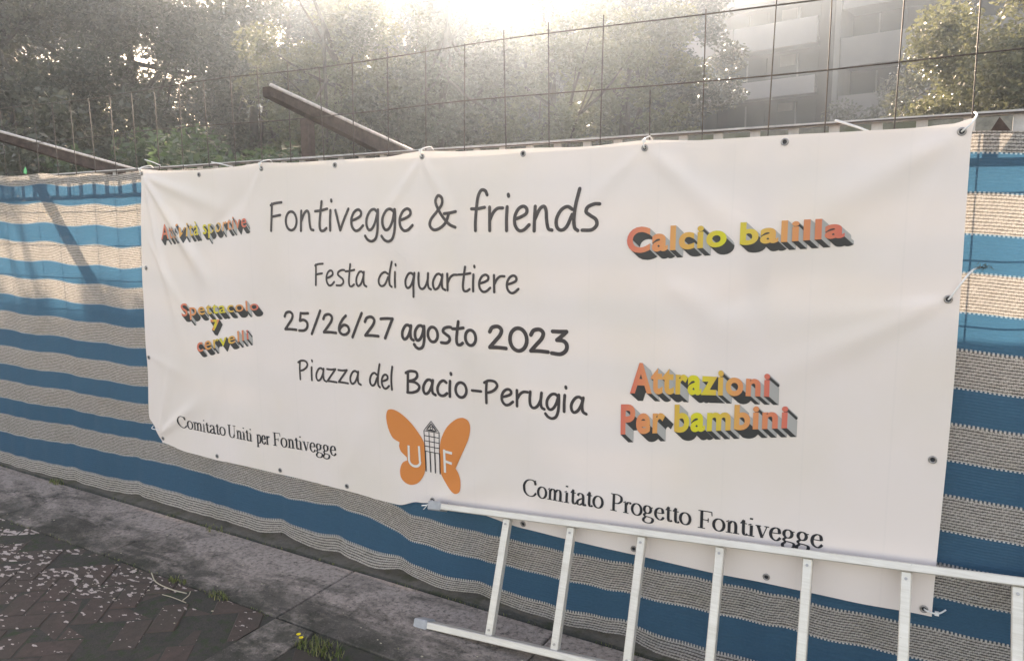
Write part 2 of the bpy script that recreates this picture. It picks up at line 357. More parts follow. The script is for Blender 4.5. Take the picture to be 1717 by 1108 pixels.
# ---------------------------------------------------------------- rusty welded mesh
YW = .03
mf = empty('welded_mesh_fence', (0, YW, 0)); tag(mf, 'rusty thin wire mesh fence rising above the banner and net', 'wire fence')
def wire_obj(name, pts, r, parent=mf):
    bm = bmesh.new(); tube(bm, pts, r, 6); return bm_obj(name, bm, MAT['wire'], parent, smooth=True)
for i in range(-4, 36):
    x = 3.955 - .2 * i + rnd.uniform(-.012, .012)
    top = 2.40 + rnd.uniform(-.02, .03)
    if i == 5: top = 2.135
    if x < -.2: top = 2.395
    lean = rnd.uniform(-.012, .012); j = rnd.uniform(-.01, .01)
    wire_obj('vertical_wire', [(x, 0, .03), (x + j, 0, 1.0), (x, 0, 1.9), (x + lean, j * .6, top)], .0023)
for kz, z in enumerate((2.385, 2.165, 1.975, 1.77, 1.57, 1.37, 1.17, .97, .77, .57, .37, .17)):
    pts = []
    for q in range(45):
        x = -3.2 + 8.2 * q / 44
        dz = 0
        if z > 2: dz = -.0075 * (x - 1.5) * 1.0 + .006 * math.sin(x * 3.1 + kz)
        pts.append((x, .0065, z + dz + .004 * noise.noise(Vector((x * 2, z * 7, 0)))))
    wire_obj('horizontal_wire', pts, .0025)

# ---------------------------------------------------------------- striped shade net
TOP = [(-3.2, 2.03), (-1.586, 1.998), (.0, 1.961), (4.1, 1.925), (6, 1.91)]
B7 = [(-3.2, -.15), (-1.6, -.165), (-.6, -.13), (.18, -.105), (.675, -.122), (1.0, -.14), (1.4, -.117), (1.6, -.125), (1.88, -.194), (2.2, -.206), (2.5, -.199), (2.78, -.19), (3.4, -.165), (4.2, -.15), (6, -.14)]
BOT = [(-3.2, -.395), (-1.8, -.395), (-.63, -.388), (-.08, -.354), (.21, -.357), (.45, -.368), (.60, -.361), (.80, -.372), (1.01, -.352), (1.2, -.372), (1.44, -.362), (1.6, -.378), (1.81, -.356), (2.0, -.385), (2.22, -.374), (2.41, -.390), (2.65, -.392), (2.87, -.372), (3.1, -.392), (6, -.385)]
PINCH = [-.9, -.2, .45, 1.0, 1.40, 1.80, 2.225, 2.9, 3.5, 4.3]
TIES = [-2.2, -1.55, -.95, -.42, 0.02, 1.0, 1.98, 2.96, 3.94, 4.45]
def net_pt(x, s):                       # s = length down the net
    zt_ = interp(x, TOP)
    d = min(abs(x - t) for t in TIES)
    zt_ -= .016 * smoothstep(d / .25) * (1 if x < .1 or x > 3.9 else .3)
    ztop = zt_; z7 = interp(x, B7) + G; zb = interp(x, BOT) + G
    s7 = .0595 + 7 * .238; sb = 1.905
    if s <= s7:
        t = s / s7; nat = ztop - s * 1.0
        if True:
            lin = ztop + (z7 - ztop) * t
            a = (z7 - (ztop - s7))
            z = nat + a * (t ** 2.2) * 1.0 if abs(a) < .3 else lin
    else:
        t = (s - s7) / (sb - s7); z = z7 + (zb - z7) * t
    y = .010 * noise.noise(Vector((x * 2.2, s * 1.1, 3))) + .004 * noise.noise(Vector((x * 9, s * 2, 7)))
    y += .006 * math.cos(2 * math.pi * (x - 3.955) / .2) * (.5 + .5 * noise.noise(Vector((x, s, 1))))
    if s > 1.2:
        wgt = (s - 1.2) / .7
        for p in PINCH: 
            e = math.exp(-((x - p) / .05) ** 2); y += .008 * wgt * e; z += .006 * wgt * e
        y -= .022 * max(0, (s - 1.62) / .28) * (.5 + .5 * math.sin(x * 4.1 + 1.0))
    y -= .002
    return (x, max(y, -.012 - .05 * max(0, (s - 1.62) / .28)) - .006, max(z, .014))
NX, NS = 520, 110
vs = []; uvs = []
for i in range(NX + 1):
    x = -3.2 + 8.6 * i / NX
    for j in range(NS + 1):
        s = 1.905 * j / NS; vs.append(net_pt(x, s)); uvs.append((x + 4, s))
fs = [(i * (NS + 1) + j, i * (NS + 1) + j + 1, (i + 1) * (NS + 1) + j + 1, (i + 1) * (NS + 1) + j) for i in range(NX) for j in range(NS)]
net = mesh_obj('shade_net', vs, fs, MAT['net'], smooth=True)
uvl = net.data.uv_layers.new(name='UVMap'); ua = np.array(uvs)[np.array(fs).ravel()]; uvl.data.foreach_set('uv', ua.ravel())
tag(net, 'blue and white striped woven shade net hung along the fence behind the banner', 'shade net')

# ---------------------------------------------------------------- banner
BT = [(.073, 1.967), (.30, 1.950), (.554, 1.945), (.80, 1.950), (1.013, 1.961), (1.24, 1.952), (1.491, 1.953), (1.76, 1.951), (1.985, 1.966), (2.2, 1.954), (2.471, 1.951), (2.728, 1.944), (2.959, 1.954), (3.171, 1.943), (3.433, 1.943), (3.65, 1.941), (3.80, 1.940), (3.90, 1.945), (3.95, 1.957)]
BB = [(.0, .452), (.085, .43), (.33, .405), (.552, .398), (.8, .400), (1.031, .398), (1.491, .396), (1.70, .386), (1.80, .384), (1.92, .418), (2.0, .428), (2.12, .43), (2.237, .428), (2.463, .408), (2.664, .404), (2.948, .402), (3.221, .400), (3.44, .406), (3.701, .410), (3.948, .422)]
def bl_x(t):                            # left edge by height, t 0 bottom .. 1 top
    return interp(t, [(0, .088), (.04, .03), (.075, -.018), (.3, .012), (.55, .03), (.8, .052), (1, .073)])
def br_x(t): return interp(t, [(0, 3.948), (.5, 3.957), (.97, 3.951), (1, 3.957)])
RIDGE = [  # x0,z0,x1,z1,width,height
    (.09, 1.93, .55, 1.42, .032, .016), (.09, 1.93, .34, 1.05, .028, .014), (.10, 1.93, .80, 1.72, .04, .010), (.30, 1.75, .62, 1.30, .045, .012), (.11, 1.6, .42, 1.15, .03, .008),
    (1.985, 1.94, 1.70, 1.62, .03, .007), (1.985, 1.94, 2.16, 1.66, .03, .006), (2.96, 1.93, 3.4, 1.55, .05, .007), (2.96, 1.93, 2.7, 1.7, .035, .005),
    (3.93, 1.92, 3.42, 1.62, .07, .012), (3.93, 1.92, 3.7, 1.3, .05, .006), (3.92, 1.43, 3.35, 1.10, .055, .009), (3.92, 1.43, 3.45, 1.33, .04, .005),
    (.07, .47, .5, .75, .04, .013), (.07, .47, .25, .95, .035, .011), (.60, 1.62, .95, 1.85, .05, -.007), (.06, .93, .5, .80, .05, .004), (1.01, 1.93, .86, 1.7, .03, .005),
    (.45, .50, .75, 1.1, .06, .006), (1.45, .45, 1.7, .9, .07, .006), (3.2, 1.35, 3.75, 1.62, .09, -.006), (3.05, 1.45, 3.38, 1.27, .07, .006), (2.0, .44, 2.35, .62, .05, .006), (2.5, .55, 3.6, .62, .09, .006)]
def by(x, z):
    y = -.034 - .010 * smoothstep((z - .4) / 1.2) * smoothstep((2.0 - z) / .5)
    y -= .012 * noise.noise(Vector((x * 1.1, z * 1.0, 5.2))) + .0035 * noise.noise(Vector((x * 3.4 + z, z * 2.2, 9)))
    for x0, z0, x1, z1, wd, h in RIDGE:
        dx, dz = x1 - x0, z1 - z0; L2 = dx * dx + dz * dz
        t = ((x - x0) * dx + (z - z0) * dz) / L2
        if t < -.05 or t > 1.25: continue
        px, pz = x0 + dx * t, z0 + dz * t; d = math.hypot(x - px, z - pz); wdt = wd * (.35 + 1.0 * max(t, 0))
        fade = smoothstep((1.25 - t) / .8) * smoothstep((t + .05) / .2)
        y -= h * fade * math.exp(-(d / wdt) ** 2)
    return min(y, -.026)
NXB, NZB = 300, 118
bver = []; 
for i in range(NXB + 1):
    a = i / NXB
    for j in range(NZB + 1):
        b = j / NZB
        xl, xr = bl_x(b), br_x(b); x = xl + (xr - xl) * a
        zb_, zt_ = interp(x, BB), interp(x, BT); 
        z = zb_ + (zt_ - zb_) * b
        bver.append((x, by(x, z), z))
nf = len(bver)
fs = [(i * (NZB + 1) + j, (i + 1) * (NZB + 1) + j, (i + 1) * (NZB + 1) + j + 1, i * (NZB + 1) + j + 1) for i in range(NXB) for j in range(NZB)]
banner = empty('banner', (2, 0, .4)); banner.location = (0, 0, 0)
tag(banner, 'big white printed neighbourhood party banner tied over the striped net', 'banner')
mesh_obj('banner_sheet', bver, fs, MAT['banner'], banner, smooth=True)
# hem weld line along the edges
def put(x, z, off): return (x, by(x, z) - off, z)

# grommets
GT = [(.081, 1.944), (.554, 1.921), (1.011, 1.933), (1.486, 1.930), (1.985, 1.943), (2.47, 1.931), (2.959, 1.927), (3.434, 1.921), (3.926, 1.921)]
GB = [(.098, .457), (.554, .421), (1.032, .420), (1.492, .419), (2.0, .445), (2.463, .428), (2.948, .426), (3.439, .430), (3.925, .442)]
GL = [(.077, 1.431), (.033, .923)]; GR = [(3.925, 1.434), (3.917, .933)]
def grommet(x, z):
    bm = bmesh.new(); y = by(x, z); n = 16
    rings = []
    for r, d in ((.0125, .0005), (.0120, .0030), (.0095, .0042), (.0072, .0030), (.0066, .0008)):
        rings.append([bm.verts.new((x + r * math.cos(2 * math.pi * k / n), y - d, z + r * math.sin(2 * math.pi * k / n))) for k in range(n)])
    for a, b in zip(rings, rings[1:]):
        for k in range(n): bm.faces.new((a[k], a[(k + 1) % n], b[(k + 1) % n], b[k]))
    o = bm_obj('grommet', bm, MAT['brass'], banner, smooth=True)
    bm = bmesh.new(); bm.faces.new([bm.verts.new((x + .0068 * math.cos(2 * math.pi * k / n), y - .0012, z + .0068 * math.sin(2 * math.pi * k / n))) for k in range(n)])
    bm_obj('grommet_hole', bm, MAT['hole'], o)
for g in GT + GB + GL + GR: grommet(*g)

# ---- lettering ------------------------------------------------
def cat(P, n=7):
    if len(P) < 3: return P
    closed = P[0] == P[-1]; out = []
    for i in range(len(P) - 1):
        p1, p2 = P[i], P[i + 1]
        p0 = P[i - 1] if i > 0 else (P[-2] if closed else (2 * p1[0] - p2[0], 2 * p1[1] - p2[1]))
        p3 = P[i + 2] if i + 2 < len(P) else (P[1] if closed else (2 * p2[0] - p1[0], 2 * p2[1] - p1[1]))
        for k in range(n):
            t = k / n
            out.append(tuple(.5 * (2 * p1[c] + (p2[c] - p0[c]) * t + (2 * p0[c] - 5 * p1[c] + 4 * p2[c] - p3[c]) * t * t + (3 * p1[c] - p0[c] - 3 * p2[c] + p3[c]) * t ** 3) for c in (0, 1)))
    out.append(P[-1]); return out
def ell(cx, cy, rx, ry, n=24, a0=1.9):
    return [(cx + rx * math.cos(a0 + 2 * math.pi * k / n), cy + ry * math.sin(a0 + 2 * math.pi * k / n)) for k in range(n)] + [(cx + rx * math.cos(a0), cy + ry * math.sin(a0))]
# handwriting: glyph -> (advance, strokes)
HW = {
 'F': (.62, [[(.03, -.02), (.06, .5), (.08, .98)], [(.03, .93), (.2, 1.0), (.5, 1.03)], [(.06, .50), (.44, .56)]]),
 'o': (.62, [ell(.28, .34, .23, .345)]),
 'n': (.66, [[(.07, -.02), (.08, .35), (.1, .70)], [(.08, .30), (.22, .60), (.35, .70), (.42, .58), (.44, .3), (.49, .05), (.60, .0)]]),
 't': (.55, [[(.30, 1.02), (.24, .6), (.20, .2), (.24, .0), (.36, -.02), (.48, .07)], [(.02, .68), (.25, .70), (.52, .76)]]),
 'i': (.28, [[(.10, .70), (.08, .35), (.08, -.01)], [(.135, 1.07), (.145, 1.02)]]),
 'v': (.58, [[(.02, .70), (.11, .35), (.20, .0)], [(.20, .0), (.34, .35), (.52, .74)]]),
 'e': (.58, [[(.07, .33), (.26, .40), (.41, .50), (.42, .64), (.31, .71), (.16, .62), (.06, .40), (.07, .15), (.19, -.01), (.34, .01), (.50, .16)]]),
 'g': (.62, [[(.47, .62), (.35, .71), (.20, .65), (.07, .42), (.06, .17), (.15, .01), (.28, .06), (.40, .28), (.48, .60)], [(.50, .69), (.50, .35), (.48, .0), (.40, -.28), (.25, -.38), (.10, -.33), (.0, -.20)]]),
 '&': (1.0, [[(.93, .06), (.72, .16), (.48, .42), (.30, .72), (.25, .93), (.36, 1.08), (.49, 1.00), (.48, .80), (.30, .58), (.08, .32), (.04, .12), (.18, -.02), (.40, .04), (.60, .22), (.72, .50)], [(.55, .50), (.75, .52), (.95, .56)]]),
 'f': (.52, [[(.52, 1.08), (.46, 1.20), (.33, 1.22), (.22, 1.02), (.16, .6), (.13, .25), (.13, -.01)], [(.0, .66), (.2, .66), (.44, .70)]]),
 'r': (.54, [[(.08, -.01), (.08, .35), (.08, .70)], [(.08, .30), (.20, .54), (.34, .66), (.50, .67)]]),
 'd': (.76, [[(.52, .60), (.38, .68), (.20, .58), (.07, .33), (.08, .10), (.20, .0), (.36, .10), (.52, .45)], [(.72, 1.18), (.62, .75), (.57, .35), (.59, .08), (.68, -.01)]]),
 's': (.56, [[(.52, .74), (.38, .74), (.20, .66), (.15, .52), (.26, .42), (.42, .30), (.44, .14), (.30, .01), (.04, .0)]]),
 'a': (.62, [[(.46, .60), (.34, .69), (.20, .62), (.07, .36), (.07, .12), (.16, .0), (.30, .10), (.42, .36), (.48, .62)], [(.49, .67), (.45, .35), (.48, .08), (.60, -.01)]]),
 'q': (.64, [[(.46, .60), (.34, .69), (.20, .62), (.07, .36), (.07, .12), (.16, .0), (.30, .10), (.42, .36), (.48, .62)], [(.50, .69), (.44, .2), (.42, -.38)]]),
 'u': (.64, [[(.06, .70), (.04, .38), (.07, .10), (.19, -.01), (.34, .10), (.46, .40), (.49, .70)], [(.49, .70), (.46, .30), (.50, .06), (.60, -.01)]]),
 'P': (.66, [[(.07, -.03), (.07, .5), (.10, .97)], [(.0, .90), (.18, 1.01), (.42, 1.00), (.53, .84), (.45, .65), (.26, .50), (.07, .44)]]),
 'z': (.60, [[(.05, .67), (.28, .66), (.50, .70)], [(.50, .70), (.05, .03)], [(.05, .03), (.30, .02), (.54, .0)]]),
 'l': (.30, [[(.16, 1.18), (.09, .8), (.06, .4), (.08, .0)]]),
 'B': (.72, [[(.06, .0), (.08, .5), (.10, .98)], [(.0, .92), (.20, 1.02), (.46, 1.0), (.52, .82), (.40, .64), (.12, .53)], [(.12, .53), (.42, .50), (.60, .33), (.52, .12), (.28, .0), (.04, -.02)]]),
 'c': (.52, [[(.46, .62), (.34, .70), (.18, .60), (.07, .34), (.10, .10), (.22, -.01), (.36, .01), (.48, .12)]]),
 '-': (.5, [[(.02, .42), (.42, .43)]]),
 '2': (.74, [[(.04, .74), (.14, .94), (.34, 1.0), (.47, .86), (.42, .62), (.24, .34), (.04, .04)], [(.04, .04), (.35, .06), (.64, .05)]]),
 '5': (.66, [[(.56, .99), (.35, .97), (.17, .97)], [(.17, .97), (.11, .56)], [(.11, .56), (.30, .62), (.47, .50), (.48, .25), (.33, .06), (.04, .02)]]),
 '6': (.66, [[(.42, .98), (.24, .76), (.08, .42), (.07, .16), (.20, .0), (.40, .02), (.54, .20), (.50, .42), (.34, .50), (.18, .40), (.08, .24)]]),
 '7': (.62, [[(.02, .93), (.28, .97), (.54, .97)], [(.54, .97), (.38, .5), (.20, -.02)]]),
 '0': (.74, [ell(.34, .49, .30, .50)]),
 '3': (.64, [[(.05, .96), (.28, .97), (.52, .99)], [(.52, .99), (.36, .78), (.20, .60)], [(.20, .60), (.42, .58), (.53, .42), (.50, .18), (.32, .01), (.02, .02)]]),
 '/': (.62, [[(.04, -.10), (.52, 1.16)]]),
}
def ser(x, z=0, w_=.17): return [(x - w_, z + .022), (x + w_, z + .022)]
# serif face: strokes tagged by type 'c' (nib contrast), 'h' (hairline), 'k' (thick)
SF = {
 'C': (1.0, [('c', [(.88, .72), (.80, .92), (.56, 1.0), (.28, .92), (.10, .70), (.07, .48), (.12, .24), (.30, .05), (.56, .0), (.78, .08), (.92, .24)]), ('h', [(.885, .70), (.885, 1.0)])]),
 'o': (.70, [('c', ell(.34, .335, .28, .335))]),
 'm': (1.14, [('k', [(.19, .0), (.19, .60)]), ('h', [(.03, .60), (.19, .67)]), ('c', [(.19, .50), (.32, .64), (.46, .62), (.53, .45), (.53, .0)]), ('c', [(.56, .50), (.70, .64), (.84, .62), (.91, .45), (.91, .0)]), ('h', ser(.19)), ('h', ser(.55)), ('h', ser(.93))]),
 'i': (.40, [('k', [(.19, .0), (.19, .60)]), ('h', [(.03, .60), (.19, .67)]), ('h', ser(.19)), ('k', [(.18, .90), (.18, .99)])]),
 't': (.42, [('k', [(.20, .14), (.20, .82)]), ('h', [(.03, .64), (.38, .64)]), ('h', [(.05, .64), (.20, .84)]), ('c', [(.20, .16), (.24, .04), (.32, .02), (.42, .09)])]),
 'a': (.64, [('c', [(.10, .52), (.16, .63), (.28, .67), (.41, .60), (.45, .44), (.45, .14)]), ('c', [(.45, .42), (.22, .32), (.09, .20), (.10, .05), (.24, .01), (.45, .14)]), ('c', [(.45, .16), (.48, .03), (.55, .01), (.64, .08)])]),
 'U': (1.04, [('c', [(.22, .98), (.22, .60), (.23, .28), (.32, .08), (.52, .0), (.72, .07), (.82, .28)]), ('h', [(.82, .28), (.83, .98)]), ('h', ser(.22, .955, .19)), ('h', ser(.83, .955, .17))]),
 'n': (.74, [('k', [(.19, .0), (.19, .60)]), ('h', [(.03, .60), (.19, .67)]), ('c', [(.19, .50), (.32, .64), (.46, .62), (.54, .45), (.54, .0)]), ('h', ser(.19)), ('h', ser(.56))]),
 'p': (.74, [('k', [(.19, -.32), (.19, .60)]), ('h', [(.03, .60), (.19, .67)]), ('c', [(.19, .50), (.34, .65), (.52, .62), (.63, .38), (.58, .14), (.42, .01), (.19, .06)]), ('h', ser(.19, -.33))]),
 'e': (.64, [('h', [(.10, .38), (.53, .38)]), ('c', [(.53, .38), (.48, .60), (.33, .67), (.15, .56), (.08, .34), (.14, .12), (.32, .0), (.46, .04), (.58, .18)])]),
 'r': (.52, [('k', [(.19, .0), (.19, .60)]), ('h', [(.03, .60), (.19, .67)]), ('c', [(.19, .46), (.30, .62), (.42, .65), (.49, .57)]), ('h', ser(.19))]),
 'F': (.84, [('k', [(.24, .0), (.24, .96)]), ('h', [(.05, .975), (.78, .975)]), ('h', [(.24, .50), (.60, .50)]), ('h', ser(.24, 0, .2)), ('h', [(.78, .99), (.80, .76)]), ('h', [(.60, .62), (.60, .38)])]),
 'v': (.70, [('k', [(.13, .64), (.35, .02)]), ('h', [(.35, .0), (.58, .64)]), ('h', ser(.14, .62, .14)), ('h', ser(.57, .62, .12))]),
 'g': (.70, [('c', ell(.30, .45, .20, .215)), ('c', [(.22, .25), (.11, .14), (.18, .05), (.40, .03), (.58, -.02), (.62, -.15), (.50, -.29), (.26, -.33), (.08, -.26), (.06, -.13), (.20, .02)]), ('h', [(.44, .58), (.62, .60)])]),
 'P': (.82, [('k', [(.24, .0), (.24, .96)]), ('h', [(.05, .975), (.30, .975)]), ('c', [(.24, .97), (.50, .97), (.70, .86), (.71, .64), (.52, .48), (.24, .47)]), ('h', ser(.24, 0, .2))]),
}
def ribbon(bm, P, wf, off, round_cap=True):
    out = [P[0]]
    for p in P[1:]:
        if math.hypot(p[0] - out[-1][0], p[1] - out[-1][1]) > 1e-4: out.append(p)
    P = out
    # resample long spans so the print follows the cloth
    Q = [P[0]]
    for a, b in zip(P, P[1:]):
        n = max(1, int(math.hypot(b[0] - a[0], b[1] - a[1]) / .012))
        for k in range(1, n + 1): Q.append((a[0] + (b[0] - a[0]) * k / n, a[1] + (b[1] - a[1]) * k / n))
    P = Q; n = len(P); closed = math.hypot(P[0][0] - P[-1][0], P[0][1] - P[-1][1]) < 1e-5
    prev = None
    for i in range(n):
        a = P[i - 1] if i > 0 else (P[-2] if closed else P[0]); b = P[i + 1] if i < n - 1 else (P[1] if closed else P[-1])
        dx, dz = b[0] - a[0], b[1] - a[1]; L = math.hypot(dx, dz) or 1; dx /= L; dz /= L
        h = wf(dx, dz) / 2
        l = bm.verts.new(put(P[i][0] - dz * h, P[i][1] + dx * h, off)); r = bm.verts.new(put(P[i][0] + dz * h, P[i][1] - dx * h, off))
        if prev: bm.faces.new((prev[0], prev[1], r, l))
        if round_cap and not closed and i in (0, n - 1):
            s = -1 if i == 0 else 1; K = 6; fan = []
            for k in range(1, K):
                t = math.pi * k / K; ca, sa = math.cos(t) * h, math.sin(t) * h * s
                fan.append(bm.verts.new(put(P[i][0] - dz * ca + dx * sa, P[i][1] + dx * ca + dz * sa, off)))
            loop = [l] + fan + [r]; bm.faces.new(loop if s > 0 else loop[::-1])
        prev = (l, r)
def word(bm, txt, x0, x1, zb, h, font, wd, zb2=None, serif=False, off=.0016):
    total = sum(font[c][0] for c in txt); last = font[txt[-1]]
    pts_max = max(p[0] for st in last[1] for p in (st[1] if serif else st)); pts_min = min(p[0] for st in font[txt[0]][1] for p in (st[1] if serif else st))
    W0 = total - last[0] + pts_max - pts_min; sx = (x1 - x0) / W0; cx = -pts_min
    k = 0
    for c in txt:
        adv, st = font[c]
        for q in st:
            typ, P = q if serif else ('w', q)
            if len(P) < 20 and typ in 'cw': P = cat(P)
            tr = [(x0 + (cx + p[0]) * sx, zb + p[1] * h + (0 if zb2 is None else (zb2 - zb) * (cx + p[0]) / W0)) for p in P]
            if typ == 'w': wf = lambda dx, dz: wd * (1.08 + .12 * abs(dz))
            elif typ == 'k': wf = lambda dx, dz: h * .155
            elif typ == 'h': wf = lambda dx, dz: h * .05
            else: wf = lambda dx, dz: h * (.055 + .105 * abs(dz) ** 1.6)
            k = (k + 1) % 4
            ribbon(bm, tr, wf, off + k * .00015, not serif)
        cx += adv
def line(label, words, font, mat, serif=False):
    for a in words:
        bm = bmesh.new(); word(bm, a[0], a[1], a[2], a[3], a[4], font, a[5], a[6] if len(a) > 6 else None, serif)
        o = bm_obj('printed_word', bm, mat, banner); o['label'] = label + ' ' + a[0]
line('dark handwritten title word', [('Fontivegge', 1.068, 1.931, 1.638, .128, .0118), ('&', 2.023, 2.155, 1.642, .128, .0118), ('friends', 2.231, 2.792, 1.638, .130, .0122)], HW, MAT['ink'])
line('dark handwritten subtitle word', [('Festa', 1.351, 1.662, 1.384, .096, .0092, 1.388), ('di', 1.735, 1.834, 1.392, .092, .0092), ('quartiere', 1.886, 2.448, 1.389, .096, .0095, 1.391)], HW, MAT['ink'])
line('bold dark handwritten date', [('25/26/27', 1.132, 1.806, 1.154, .090, .0125, 1.162), ('agosto', 1.860, 2.245, 1.162, .094, .0125, 1.162), ('2023', 2.313, 2.661, 1.158, .092, .0145)], HW, MAT['ink'])
line('dark handwritten place word', [('Piazza', 1.208, 1.606, .918, .090, .0092, .930), ('del', 1.663, 1.797, .934, .090, .0092, .926), ('Bacio', 1.872, 2.192, .925, .094, .0118, .934), ('-', 2.220, 2.266, .930, .094, .011), ('Perugia', 2.283, 2.746, .927, .092, .0108, .934)], HW, MAT['ink'])
line('black serif word, lower left line,', [('Comitato', .261, .628, .546, .068, 0, .545), ('Uniti', .650, .838, .543, .068, 0, .543), ('per', .872, .966, .543, .068, 0, .544), ('Fontivegge', .993, 1.430, .546, .070, 0, .560)], SF, MAT['serif'], True)
line('black serif word, lower right line,', [('Comitato', 2.469, 2.820, .555, .070, 0, .566), ('Progetto', 2.853, 3.165, .566, .068, 0, .567), ('Fontivegge', 3.194, 3.615, .565, .068, 0, .576)], SF, MAT['serif'], True)

# coloured block lettering with its printed extrusion
def wa_mat(n=1.0):
    m = NM('rainbow_print', .5, spec=.3); a = m.n.new('ShaderNodeAttribute'); a.attribute_name = 'across'
    m.base(m.ramp(a.outputs['Fac'], [(0, (.76, .17, .12)), (.2, (.80, .32, .12)), (.36, (.72, .42, .08)), (.48, (.68, .62, .04)), (.6, (.70, .50, .07)), (.75, (.78, .33, .12)), (1, (.74, .16, .12))]))
    return m.m
WM = wa_mat()
def wordart(txt, x0, x1, b0, b1, h0, h1, ext, label, bold=.035, sag=0):
    cu = bpy.data.curves.new('t', 'FONT'); cu.body = txt; cu.size = 1; cu.offset = bold; cu.resolution_u = 5; cu.space_character = 1.10; cu.space_word = .8
    to = bpy.data.objects.new('t', cu); C.collection.objects.link(to)
    dg = bpy.context.evaluated_depsgraph_get(); me = bpy.data.meshes.new_from_object(to.evaluated_get(dg))
    bpy.data.objects.remove(to)
    b = bmesh.new(); b.from_mesh(me); bmesh.ops.remove_doubles(b, verts=b.verts[:], dist=1e-5)
    xs_ = [v.co.x for v in b.verts]; mn, mx = min(xs_), max(xs_); cap = .73
    for v in b.verts:
        t = (v.co.x - mn) / (mx - mn); h = h0 + (h1 - h0) * t
        z = b0 + (b1 - b0) * t + v.co.y / cap * h - sag * 4 * t * (1 - t); v.co = (x0 + (x1 - x0) * t, 0, z)
    for f in b.faces:
        if f.normal.y > 0: pass
    for q in range(int((x1 - x0) / .03) + 1):
        bmesh.ops.bisect_plane(b, geom=b.verts[:] + b.edges[:] + b.faces[:], plane_co=(x0 + .03 * q + .011, 0, 0), plane_no=(1, 0, 0))
    b.verts.ensure_lookup_table(); b.faces.ensure_lookup_table(); b.verts.index_update()
    root = [(v.co.x, v.co.z) for v in b.verts]; V = [put(x, z, .0046) for x, z in root]
    Fs = [tuple(v.index for v in f.verts) for f in b.faces]
    sx_ = sorted({round(x, 5) for x, z in root}); cuts = []
    if ' ' in txt:
        # the widest empty stretch of x is the gap between the words
        fx = sorted((min(root[i][0] for i in f), max(root[i][0] for i in f)) for f in Fs); reach = fx[0][1]; best = 0
        for a_, b_ in fx:
            if a_ - reach > best: best = a_ - reach; cuts = [(a_ + reach) / 2]
            reach = max(reach, b_)
    lims = [-9] + cuts + [99]
    for wi in range(len(lims) - 1):
      lo, hi = lims[wi], lims[wi + 1]
      o = mesh_obj('printed_word', V, [f for f in Fs if lo < root[f[0]][0] < hi], WM, banner); o['label'] = label + ' ' + txt.split(' ')[wi]
      at = o.data.attributes.new('across', 'FLOAT', 'POINT'); at.data.foreach_set('value', [(x - x0) / (x1 - x0) for x, z in root])
      bb_ = bmesh.new(); bb_.from_mesh(o.data); bmesh.ops.delete(bb_, geom=[v for v in bb_.verts if not v.link_faces], context='VERTS'); bb_.to_mesh(o.data); bb_.free()
      SV, SF_, MI = [], [], []
      for e in b.edges:
        if len(e.link_faces) != 1 or not lo < root[e.verts[0].index][0] < hi: continue
        i, j = e.verts[0].index, e.verts[1].index
        fc = e.link_faces[0].calc_center_median(); a, c = root[i], root[j]
        nx, nz = (c[1] - a[1]), -(c[0] - a[0])
        if nx * (fc.x - a[0]) + nz * (fc.z - a[1]) > 0: nx, nz = -nx, -nz
        L = math.hypot(nx, nz) or 1; nx /= L; nz /= L
        k = len(SV); N = 1
        SV += [put(a[0], a[1], .0045), put(c[0], c[1], .0045), put(c[0] + ext[0], c[1] + ext[1], .0014), put(a[0] + ext[0], a[1] + ext[1], .0014)]
        SF_.append((k, k + 1, k + 2, k + 3)); MI.append(1 if nz < -.13 or nx < -.3 else 0)
      s = mesh_obj('printed_letter_side', SV, SF_, None, o, mats=[MAT['sgrey'], MAT['sdark']], midx=MI)
    b.free()
wordart('Attività sportive', .232, .900, 1.588, 1.655, .085, .068, (.022, -.030), 'red and yellow printed block word', .006, .004)
wordart('Spettacolo', .362, .955, 1.178, 1.244, .072, .050, (.028, -.030), 'red and yellow printed block word', .008)
wordart('7', .589, .658, 1.118, 1.122, .056, .056, (.018, -.026), 'yellow printed block number')
wordart('cervelli', .463, .868, .988, 1.089, .080, .054, (.026, -.028), 'orange and yellow printed block word', .008)
wordart('Calcio balilla', 2.902, 3.630, 1.558, 1.618, .091, .060, (.027, -.025), 'red and yellow printed block word')
wordart('Attrazioni', 2.924, 3.424, 1.041, 1.082, .114, .082, (.031, -.026), 'red and yellow printed block word')
wordart('Per bambini', 2.889, 3.486, .877, .980, .114, .078, (.031, -.027), 'red and yellow printed block word')

# butterfly emblem
def flat_poly(pts, mat, off, name, parent, sm=True):
    P = cat(pts + [pts[0]], 5)[:-1] if sm else pts
    b = bmesh.new(); b.faces.new([b.verts.new((x, 0, z)) for x, z in P])
    bmesh.ops.triangulate(b, faces=b.faces[:])
    xs_ = [p[0] for p in P]; zs_ = [p[1] for p in P]
    for q in range(int((max(xs_) - min(xs_)) / .02) + 1): bmesh.ops.bisect_plane(b, geom=b.verts[:] + b.edges[:] + b.faces[:], plane_co=(min(xs_) + .02 * q + .003, 0, 0), plane_no=(1, 0, 0))
    for q in range(int((max(zs_) - min(zs_)) / .02) + 1): bmesh.ops.bisect_plane(b, geom=b.verts[:] + b.edges[:] + b.faces[:], plane_co=(0, 0, min(zs_) + .02 * q + .003), plane_no=(0, 0, 1))
    for v in b.verts: v.co = put(v.co.x, v.co.z, off)
    return bm_obj(name, b, mat, parent)
emb = empty('printed_emblem'); emb.parent = banner; emb['label'] = 'orange butterfly emblem with tower and letters U and F'
